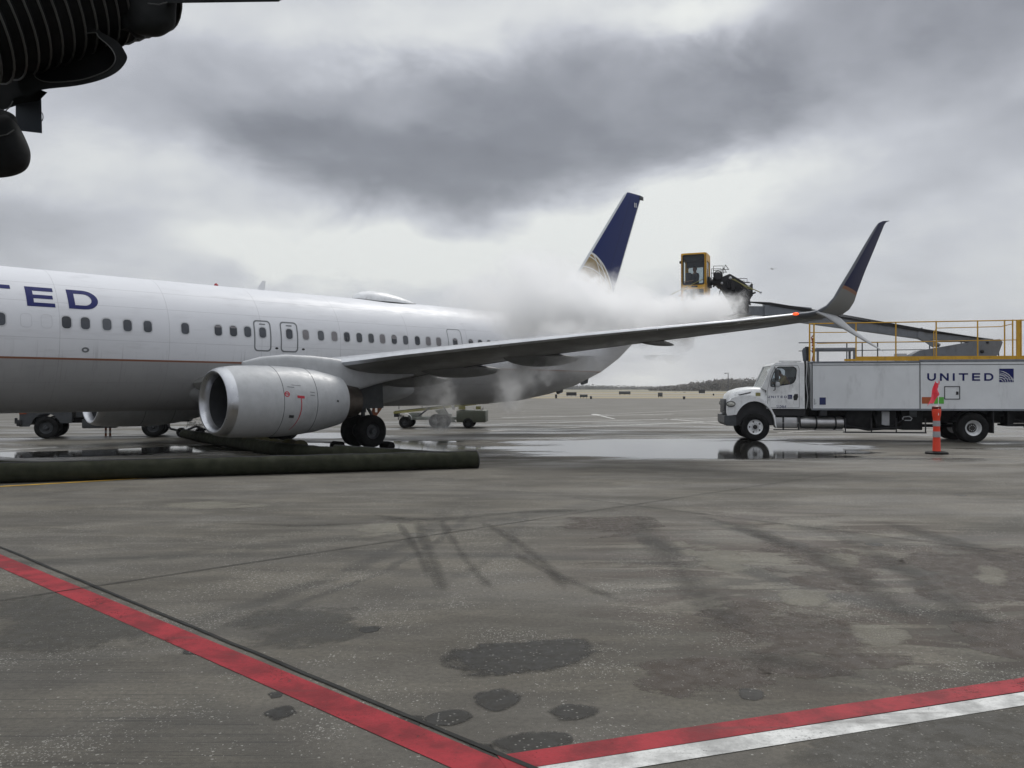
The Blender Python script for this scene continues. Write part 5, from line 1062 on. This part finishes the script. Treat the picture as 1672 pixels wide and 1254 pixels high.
hose('hose_coupling', [G(405, 734), G(430, 737.5), G(460, 741), G(490, 744)], .275, 'hosey', 'yellowish sleeve wrapped round the curved hose below the engine', seam=False, wob=.12)
hose('air_hose', [G(-150, 745), G(20, 756), G(150, 755.5), G(330, 751), G(420, 749)], .12, 'hose', 'flattened thin hose lying just behind the left end of the thick hose', flat=.35, seam=False)
# wheel chocks
for pt, lb in ((G(551, 728), 'black rubber chock in front of the near main wheels'), (airliner_loc(.75, 3.2)[:2], 'black rubber chock behind the near main wheels')):
    mb = MB(); mb.prism([(-.16, 0), (.16, 0), (.10, .14), (-.02, .17), (-.14, .08)], XZ, -.25, .25); c_ = mb.build('wheel_chock', 'rubber'); c_.location = (pt[0], pt[1], 0); c_.rotation_euler = (0, 0, math.pi/2-TH); tag(c_, lb, 'chock', 'chocks at the near main wheels')
# ------------------------------------------------------------------ belt loader under the rear fuselage
bl = thing('belt_loader', G(650, 699)+(0,), R(-3), 'pale green belt loader with black wheels parked under the rear fuselage', 'baggage loader')
mb = MB(); mb.box(.1, 3.5, .1, 1.6, .42, .56, .02); mb.box(.5, 1.0, .2, 1.5, .56, .76, .03); mb.box(2.0, 2.6, .1, 1.6, .5, .72, .03); mb.prism([(1.9, .9), (2.5, .3), (3.0, .3), (2.3, 1.0)], XZ, .04, .1); lb_ = mb.build('frame', paint('pale_green_paint', (.16, .175, .15), .5, grime=.4), bl)
mb = MB(); mb.box(3.0, 4.5, .0, 1.7, .30, .90, .04); mb.build('engine_housing', paint('olive_green_paint', (.10, .11, .08), .5, grime=.4), bl)
mb = MB(); mb.box(3.05, 4.35, .1, 1.6, .91, 1.18, .03); mb.build('canopy', 'brown', bl); mb = MB(); mb.box(3.1, 3.45, .06, .1, .96, 1.12); mb.box(4.0, 4.25, .06, .1, .96, 1.12); mb.build('marker_lamp', 'gold', bl)
mb = MB(); mb.rings([[(-.3, y_, z_) for y_, z_ in ((.3, .72), (1.3, .72), (1.3, .84), (.3, .84))], [(4.0, y_, z_) for y_, z_ in ((.3, 1.19), (1.3, 1.19), (1.3, 1.31), (.3, 1.31))]]); cv = mb.build('conveyor', 'gold', bl, False)
mb = MB(); mb.rings([[(-.25, y_, z_) for y_, z_ in ((.36, .84), (1.24, .84), (1.24, .87), (.36, .87))], [(3.95, y_, z_) for y_, z_ in ((.36, 1.31), (1.24, 1.31), (1.24, 1.34), (.36, 1.34))]]); mb.build('belt', 'black', cv, False)
mb = MB(); [mb.tube([(x, .25, .95+.07*x), (x, .25, 1.7)], .02, 6) for x in (.0, 1.2, 2.3, 3.3)]; mb.bar((1.0, .3, .6), (1.6, .3, 1.05), .07); mb.bar((2.6, .3, .6), (2.3, .3, 1.1), .07); mb.build('support', 'dgrey', bl)
mb = MB(); mb.rings([[(.35+.36*math.cos(R(a)), y, .42+.34*math.sin(R(a))) for a in range(0, 181, 15)] for y in (-.02, .3)], closed=False, cap0=False, cap1=False); mb.build('mudguard', 'white', bl)
mb = MB(); mb.box(-.32, -.1, .5, 1.1, .55, .75, .02); mb.bar((-.3, .6, .6), (.2, .6, .6), .06); mb.build('front_bumper', 'dgrey', bl)
for x, y, s_, rr in ((.35, .02, -1, .30), (.35, 1.55, 1, .30), (1.95, .05, -1, .36), (2.35, .05, -1, .36), (3.6, .02, -1, .26), (3.6, 1.6, 1, .26)): wheel(bl, (x, y, rr), rr, .2, rr*.5, 'dgrey', s_, lugs=5)
# ------------------------------------------------------------------ service truck and carts beyond the aircraft nose side
lt = thing('service_truck', G(75, 716.5)+(0,), R(16), 'dark service truck behind the far engine, only its wheels and bumper clear of the belly', 'truck')
mb = MB(); mb.box(-.35, 5.4, .3, 1.7, .62, .82); mb.tube([(0, .1, .46), (0, 1.9, .46)], .06, 8); mb.tube([(4.0, .1, .46), (4.0, 1.9, .46)], .06, 8); mb.build('chassis', 'chassis', lt)
mb = MB(); cabq = [(-.95, .50), (-.95, 1.15), (-.85, 1.35), (-.72, 2.2), (-.55, 2.35), (.85, 2.35), (.95, 2.2), (.95, .62), (.56, .62)]+[(.54*math.cos(R(a)), .48+.54*math.sin(R(a))) for a in range(15, 166, 15)]+[(-.6, .5)]
mb.plate(cabq, [rrect(-.45, .55, 1.35, 2.1, .08)], XZ, 0, .05); mb.plate(cabq, [rrect(-.45, .55, 1.35, 2.1, .08)], XZ, 1.9, 1.95); mb.box(-.6, .9, .05, 1.9, 2.28, 2.35); mb.box(-.95, -.88, .05, 1.9, .55, 1.25); mb.box(.88, .95, .05, 1.9, .7, 2.3)
lc = mb.build('driver_cab', 'dgrey', lt); mb = MB(); mb.add([(-.47, .03, 1.33), (.57, .03, 1.33), (.57, .03, 2.12), (-.47, .03, 2.12)], [(0, 1, 2, 3)]); mb.add([(-.84, .06, 1.3), (-.84, 1.9, 1.3), (-.66, 1.9, 2.26), (-.66, .06, 2.26)], [(0, 1, 2, 3)]); mb.build('window', 'dkglass', lc)
mb = MB(); mb.box(-1.05, -.85, -.05, 2.0, .52, .78, .03); mb.box(-1.12, -1.04, .0, .1, .62, .85); mb.build('bumper', 'black', lt); mb = MB(); mb.box(-.96, -.70, -.03, .02, 1.00, 1.22, .02); mb.build('indicator_lamp', paint('amber_lamp', (.35, .07, .02), .3), lt)
mb = MB(); mb.box(1.1, 5.6, -.05, 2.0, .85, 2.3, .05); mb.box(1.3, 2.6, .05, .6, .40, .8, .05); mb.build('tank_body', 'dgrey', lt)
for x, y, s_ in ((0, .15, -1), (0, 1.8, 1), (4.0, .12, -1), (4.0, .42, -1), (4.0, 1.8, 1)): wheel(lt, (x, y, .45), .45, .26, .25, 'dgrey', s_, lugs=6)
mb = MB(); mb.tube([(4.4, .0, .75), (4.7, -.1, .35), (5.2, -.2, .22), (5.7, -.2, .45), (6.0, -.1, .30), (6.3, .0, .34)], .05, 8); mb.build('hose', 'black', lt)
gp = thing('ground_power_cart', G(306, 714)+(0,), R(-4), 'dark brown cart with open frame partly hidden by the near engine inlet', 'cart')
mb = MB(); mb.box(-.5, .7, .1, 1.0, .35, .72, .03); mb.build('body', 'brown', gp); mb = MB(); [mb.bar((x, y, .7), (x, y, 1.5), .06) for x in (-.45, -.1, .25, .65) for y in (.12, .95)]; [mb.bar((-.5, y, z_), (.7, y, z_), .06) for y in (.12, .95) for z_ in (1.1, 1.5)]; mb.build('frame', 'brown', gp)
for x in (-.3, .5): wheel(gp, (x, .08, .2), .2, .12, .1, 'dgrey', -1, lugs=4)
for u_, lb in ((173, 'left of two small red and white posts seen under the belly'), (180, 'right of two small red and white posts seen under the belly')):
    mp = thing('marker_post', G(u_, 712)+(0,), 0, lb, 'marker post'); mp['group'] = 'small posts beyond the service truck'
    for i in range(4): mb = MB(); mb.lathe([(.12*i, .045), (.12*i+.12, .045)], 'z', n=10); mb.build('band', 'rust' if i % 2 == 0 else 'white', mp)
# ------------------------------------------------------------------ far airfield furniture
def sign(u, v, w_, h_, mat, label):
    x, y = G(u, v); s_ = thing('airfield_sign', (x, y, 0), 0, label, 'airfield sign', 'airfield signs on the far grass'); mb = MB(); mb.box(-w_/2, w_/2, -.1, .1, .25, .25+h_, .02); mb.build('panel', mat, s_); mb = MB(); [mb.box(t*w_*.4-.04, t*w_*.4+.04, -.05, .05, 0, .25) for t in (-1, 0, 1)]; mb.build('leg', 'dgrey', s_)
sign(933, 647.5, 2.6, .85, 'black', 'wide black airfield sign standing on the grass edge, largest of them')
sign(1020, 645.0, 3.6, .9, 'dgrey', 'dark sign row in the middle distance left of the long taxiway')
sign(1111, 641.8, 5.0, .8, 'brown', 'low brown sign far out on the grass, close to the treeline')
sign(1146, 643.0, 2.4, 1.4, 'black', 'small black board on the far grass right of the low brown sign')
sign(953, 650.5, 1.6, .55, 'dgrey', 'small grey sign just right of the wide black airfield sign')
sign(1078, 649.5, 1.0, .9, 'dgrey', 'narrow grey board near the apron edge in the middle distance')
for i, (u, v, lb) in enumerate(((908, 650.5, 'squat black marker box nearest the aircraft tail'), (1117, 652, 'tiny dark edge light on the apron edge left of the truck'), (965, 651.5, 'tiny dark marker right of the small grey sign'), (1165, 646, 'tiny dark marker on the grass in front of the wooded rise'))):
    x, y = G(u, v); s_ = thing('edge_marker', (x, y, 0), 0, lb, 'edge marker', 'small markers along the apron edge'); mb = MB(); mb.lathe([(0, .22), (.15, .2), (.7 if i == 0 else .5, .25), (.9 if i == 0 else .6, .1)], 'z', n=10); mb.build('housing', 'black', s_)
x, y = 76.0, 291.0
lp = thing('lamp_post', ((1189-836)/F*230, 230, 0), 0, 'thin lamp post standing before the wooded rise left of the truck', 'lamp post')
mb = MB(); mb.tube([(0, 0, 0), (0, 0, 6.35)], [.16, .10], 8); mb.build('pole', 'pole', lp); mb = MB(); mb.bar((-.8, 0, 6.3), (0, 0, 6.35), .12); mb.box(-1.0, -.45, -.15, .15, 6.15, 6.38, .03); mb.build('lamp_head', 'pole', lp)
# water tower speck and airborne plane
fa = thing('distant_airliner', ((1261-836)/F*2600, 2600, H+(HZ-439)/F*2600), R(60), 'tiny airliner in flight, far off in the grey sky', 'airliner')
mb = MB(); mb.lathe([(-15, .2), (-13, 1.6), (-9, 2), (9, 2), (15, .8), (17, .2)], 'x', n=12); mb.build('fuselage', 'dgrey', fa)
mb = MB(); mb.add([(-2, 0, 0), (4, -16, 1), (6, -16, 1), (4, 0, 0), (4, 16, 1), (6, 16, 1)], [(0, 1, 2, 3), (0, 3, 5, 4)]); mb.build('wing', 'dgrey', fa); mb = MB(); mb.prism([(11, 1), (15, 6), (17, 6), (16, 1)], XZ, -.2, .2); mb.build('tail_fin', 'dgrey', fa)
# ------------------------------------------------------------------ boarding bridge underside at upper left
TY = 5.2
def tp(u, v, dy=0): Y = TY+dy; return Vector(((u-836)/F*Y, Y, H-(v-HZ)/F*Y))
jb = thing('boarding_bridge', (-3.2, 5.6, 4.2), 0, 'black ribbed bellows and hood of a boarding bridge hanging in at upper left', 'boarding bridge')
def loc(p): return Vector(p)-Vector((-3.2, 5.6, 4.2))
ax0, ax1 = tp(-79, 74, 0), tp(111, -91, 0); ax = (ax1-ax0); rs = []; rib = []
t = ax.normalized(); t = (t+Vector((0, .72, 0))).normalized(); u_ = t.cross(Vector((0, 0, 1))).normalized(); v_ = t.cross(u_)
n_r = 27; rad_ = .455; c0 = tp(16, -9, 0)-t*1.25
mb = MB(); rb = MB()
for i in range(n_r*4+1):
    s_ = i/4*.080; k_ = .045*abs(math.sin(math.pi*i/4)) ; c_ = c0+t*s_
    mb_r = rad_-(.0 if i % 4 == 0 else k_)
    rs.append([loc(c_+u_*mb_r*math.cos(R(a))+v_*mb_r*math.sin(R(a))) for a in range(0, 360, 10)])
    if i % 4 == 0: rib.append([loc(c_+u_*(rad_+.004)*math.cos(R(a))+v_*(rad_+.004)*math.sin(R(a))) for a in range(0, 361, 10)])
mb.rings(rs, cap0=False, cap1=False); be = mb.build('bellows', 'canopy', jb)
for r_ in rib: rb.tube(r_, .007, 5)
rb.build('bellows_rib', 'rib', be)
def smooth_loop(pts, n_):
    P = []
    for i in range(n_):
        tt = i/n_*len(pts); a = int(tt); f = tt-a; p = [pts[(a+j) % len(pts)] for j in (-1, 0, 1, 2)]
        P.append(tuple(.5*((2*p[1][c])+(-p[0][c]+p[2][c])*f+(2*p[0][c]-5*p[1][c]+4*p[2][c]-p[3][c])*f*f+(-p[0][c]+3*p[1][c]-3*p[2][c]+p[3][c])*f**3) for c in (0, 1)))
    return P
hd = [(40, 158), (66, 146), (124, 139), (165, 129), (192, 115), (206, 96), (202, 82), (190, 66), (165, 52), (150, 44), (90, 60), (30, 120)]
inn = [(70, 132), (120, 131), (150, 124), (176, 112), (187, 96), (180, 78), (160, 60), (150, 52), (100, 66), (55, 112)]
P2 = lambda a, b, y: tuple(loc(tp(a, b, y)))
mb = MB(); hd = smooth_loop(hd, 48); inn = smooth_loop(inn, 40); mb.plate(hd, [inn], P2, .10, .55); hd_o = mb.build('hood', 'canopy', jb); mb = MB(); mb.prism(inn, P2, .30, .34); mb.build('hood_lining', 'canopy', hd_o)
mb = MB(); [mb.tube([loc(tp(a, b, .095)) for a, b in inn+[inn[0]]], .004, 5)]; mb.build('hood_trim', 'rib', hd_o)
def pod(pts, y0, y1, name='buffer', mat='canopy'):
    cx = sum(p[0] for p in pts)/len(pts); cz = sum(p[1] for p in pts)/len(pts); n_ = 40; P = []
    for i in range(n_):
        tt = i/n_*len(pts); a = int(tt); f = tt-a; p = [pts[(a+j) % len(pts)] for j in (-1, 0, 1, 2)]
        P.append(tuple(.5*((2*p[1][c])+(-p[0][c]+p[2][c])*f+(2*p[0][c]-5*p[1][c]+4*p[2][c]-p[3][c])*f*f+(-p[0][c]+3*p[1][c]-3*p[2][c]+p[3][c])*f**3) for c in (0, 1)))
    mb = MB(); rs = []
    for i in range(13):
        a = math.pi*i/12; k_ = max(.03, math.sin(a)); y = (y0+y1)/2-(y1-y0)/2*math.cos(a); rs.append([loc(tp(cx+(q0-cx)*k_, cz+(q1-cz)*k_, y)) for q0, q1 in P])
    mb.rings(rs); return mb.build(name, mat, jb)
b1 = pod([(208, -10), (280, -15), (286, 20), (283, 42), (262, 58), (235, 58), (214, 52), (203, 30)], .1, .45); pod([(190, 10), (215, 5), (235, 40), (236, 60), (222, 62), (210, 52), (200, 48), (192, 44)], .2, .42)
pod([(-45, 190), (5, 184), (25, 200), (40, 225), (49, 252), (42, 276), (15, 288), (-20, 287), (-50, 260)], .0, .35)
pod([(-20, 175), (8, 180), (24, 190), (25, 205), (5, 215), (-20, 214)], .1, .4)
mb = MB(); mb.tube([loc(tp(*p)) for p in ((240, 4, .08), (258, 6, .07), (272, 2, .08))], .004, 5); mb.tube([loc(tp(*p)) for p in ((-5, 222, .0), (10, 219, .0), (22, 211, .02))], .004, 5); mb.build('buffer_strap', 'rib', jb)
mb = MB(); mb.prism([(24, 165), (66, 160), (67.5, 217), (24, 212)], P2, .45, .50); mb.build('side_panel', 'bluegrey', jb)
mb = MB(); mb.tube([loc(tp(66+3*math.cos(R(a)), 190+7*math.sin(R(a)), .45)) for a in range(-90, 91, 20)], .003, 5); mb.build('panel_handle', 'black', jb)
mb = MB(); mb.prism([(150, 42), (192, 30), (193, 68), (170, 60)], P2, .5, .56); mb.prism([(20, 160), (66, 146), (76, 150), (62, 164), (20, 170)], P2, .3, .6); mb.prism([(-40, 120), (30, 100), (60, 160), (0, 180), (-40, 200)], P2, .6, .8); mb.prism([(120, -60), (260, -60), (240, 20), (196, 46), (160, 52)], P2, .4, .6); mb.build('bracket', 'canopy', jb)
mb = MB(); mb.prism([(270, -60), (620, -60), (455, .0), (455, 1.2), (285, 3.5), (270, 3)], P2, .1, 1.2); mb.build('roof_edge', 'canopy', jb)
mb = MB(); 
for i in range(6): mb.tube([loc(tp(195+2*i, 18-3*i, .3)), loc(tp(202+3*i, 10-3*i, .25))], .004, 5)
mb.tube([loc(tp(8, 180, .3)), loc(tp(16, 172, .3)), loc(tp(20, 164, .3))], .004, 5); mb.build('cable', 'rib', jb)
# ------------------------------------------------------------------ steam off the hot de-icing fluid
def steam_material():
    mt = bpy.data.materials.new('steam'); mt.use_nodes = True; k = N(mt.node_tree); k.n.clear()
    tc = k.new('ShaderNodeTexCoord').outputs['Object']
    wp = k.noise(tc, .55, 4, .6, out=1); wv = k.vm('ADD', tc, k.map(wp, loc=(-1.1, -1.1, -1.1), scale=(2.2, 2.2, 2.2)))
    wp2 = k.noise(tc, 1.9, 4, .62, out=1); wv = k.vm('ADD', wv, k.map(wp2, loc=(-.36, -.36, -.36), scale=(.72, .72, .72)))
    tot = None
    for (c, s_, st) in PUFFS:
        dd = k.vm('LENGTH', k.map(wv, loc=tuple(-a/b for a, b in zip(c, s_)), scale=tuple(1/b for b in s_)))
        f = k.m('MULTIPLY', k.ss(dd, 1.0, .25), st); tot = f if tot is None else k.m('ADD', tot, f)
    n = k.ss(k.m('ADD', k.m('MULTIPLY', k.noise(wv, .85, 4, .6, .3), .5), k.m('MULTIPLY', k.noise(tc, 2.6, 5, .65, .8), .5)), .40, .58, .05, 1.9)
    v = k.new('ShaderNodeVolumePrincipled'); v.inputs['Color'].default_value = (1, 1, 1, 1); v.inputs['Anisotropy'].default_value = .5
    k.put(v.inputs['Density'], k.m('MULTIPLY', tot, n))
    o = k.new('ShaderNodeOutputMaterial'); k.l.new(v.outputs[0], o.inputs['Volume']); return mt
hb_ = MB(); hb_.box(-3420, 3420, -70, 3420, -1, 410)
mh, kh, bh, oh = material('haze_air'); kh.n.remove(bh); vh = kh.new('ShaderNodeVolumePrincipled'); vh.inputs['Color'].default_value = (.9, .93, .97, 1); vh.inputs['Density'].default_value = .00016; kh.l.new(vh.outputs[0], oh.inputs['Volume'])
tag(hb_.build('haze', mh, None, False), 'thin even haze over the whole airfield', 'haze', None, 'stuff')
def jw(x, P, z): X, Y, Z = airliner_loc(x, P, z); return (X, Y, Z)
def bw(u, v, Y): return ((u-836)/F*Y, Y, H-(v-HZ)/F*Y)
PUFFS = [(bw(1170, 503, 26.5), (1.3, 1.2, .70), 4.0), (bw(1105, 512, 26), (1.7, 1.5, .8), 3.6), (bw(1035, 508, 26), (2.0, 1.8, 1.0), 2.8), (bw(955, 498, 27), (2.0, 2.2, 1.25), 2.4),
 (bw(880, 495, 28), (2.3, 2.6, 1.4), 1.7), (bw(795, 490, 29), (2.0, 2.4, 1.2), .6), (bw(870, 440, 28), (2.2, 2.0, .7), .6), (bw(1000, 540, 24.5), (2.8, 1.0, .40), 1.3)]
LOW = [(bw(830, 622, 28), (.8, .8, 1.3), 1.6), (bw(872, 600, 27), (1.2, .8, .8), 1.8), (bw(710, 640, 30), (.9, .9, 1.5), .7), (bw(935, 575, 26), (1.2, .8, .8), 1.2), (bw(1060, 562, 25), (1.3, .8, .5), .7), (bw(720, 692, 33), (.8, .8, .7), 1.0)]
def cloud(name, puffs, x, y, z, label):
    global PUFFS
    PUFFS = puffs; mb = MB(); mb.box(x[0], x[1], y[0], y[1], z[0], z[1]); o = mb.build(name, steam_material(), None, False); return tag(o, label, 'steam', None, 'stuff')
cloud('steam_cloud', PUFFS, (-4.5, 8.8), (23.0, 32.5), (3.1, 7.8), 'white cloud of steam rising over the sprayed wing')
cloud('steam_wisps', LOW, (-4.6, 5.2), (23.5, 34.5), (.25, 3.05), 'thin grey wisps of steam drifting beneath the wing')
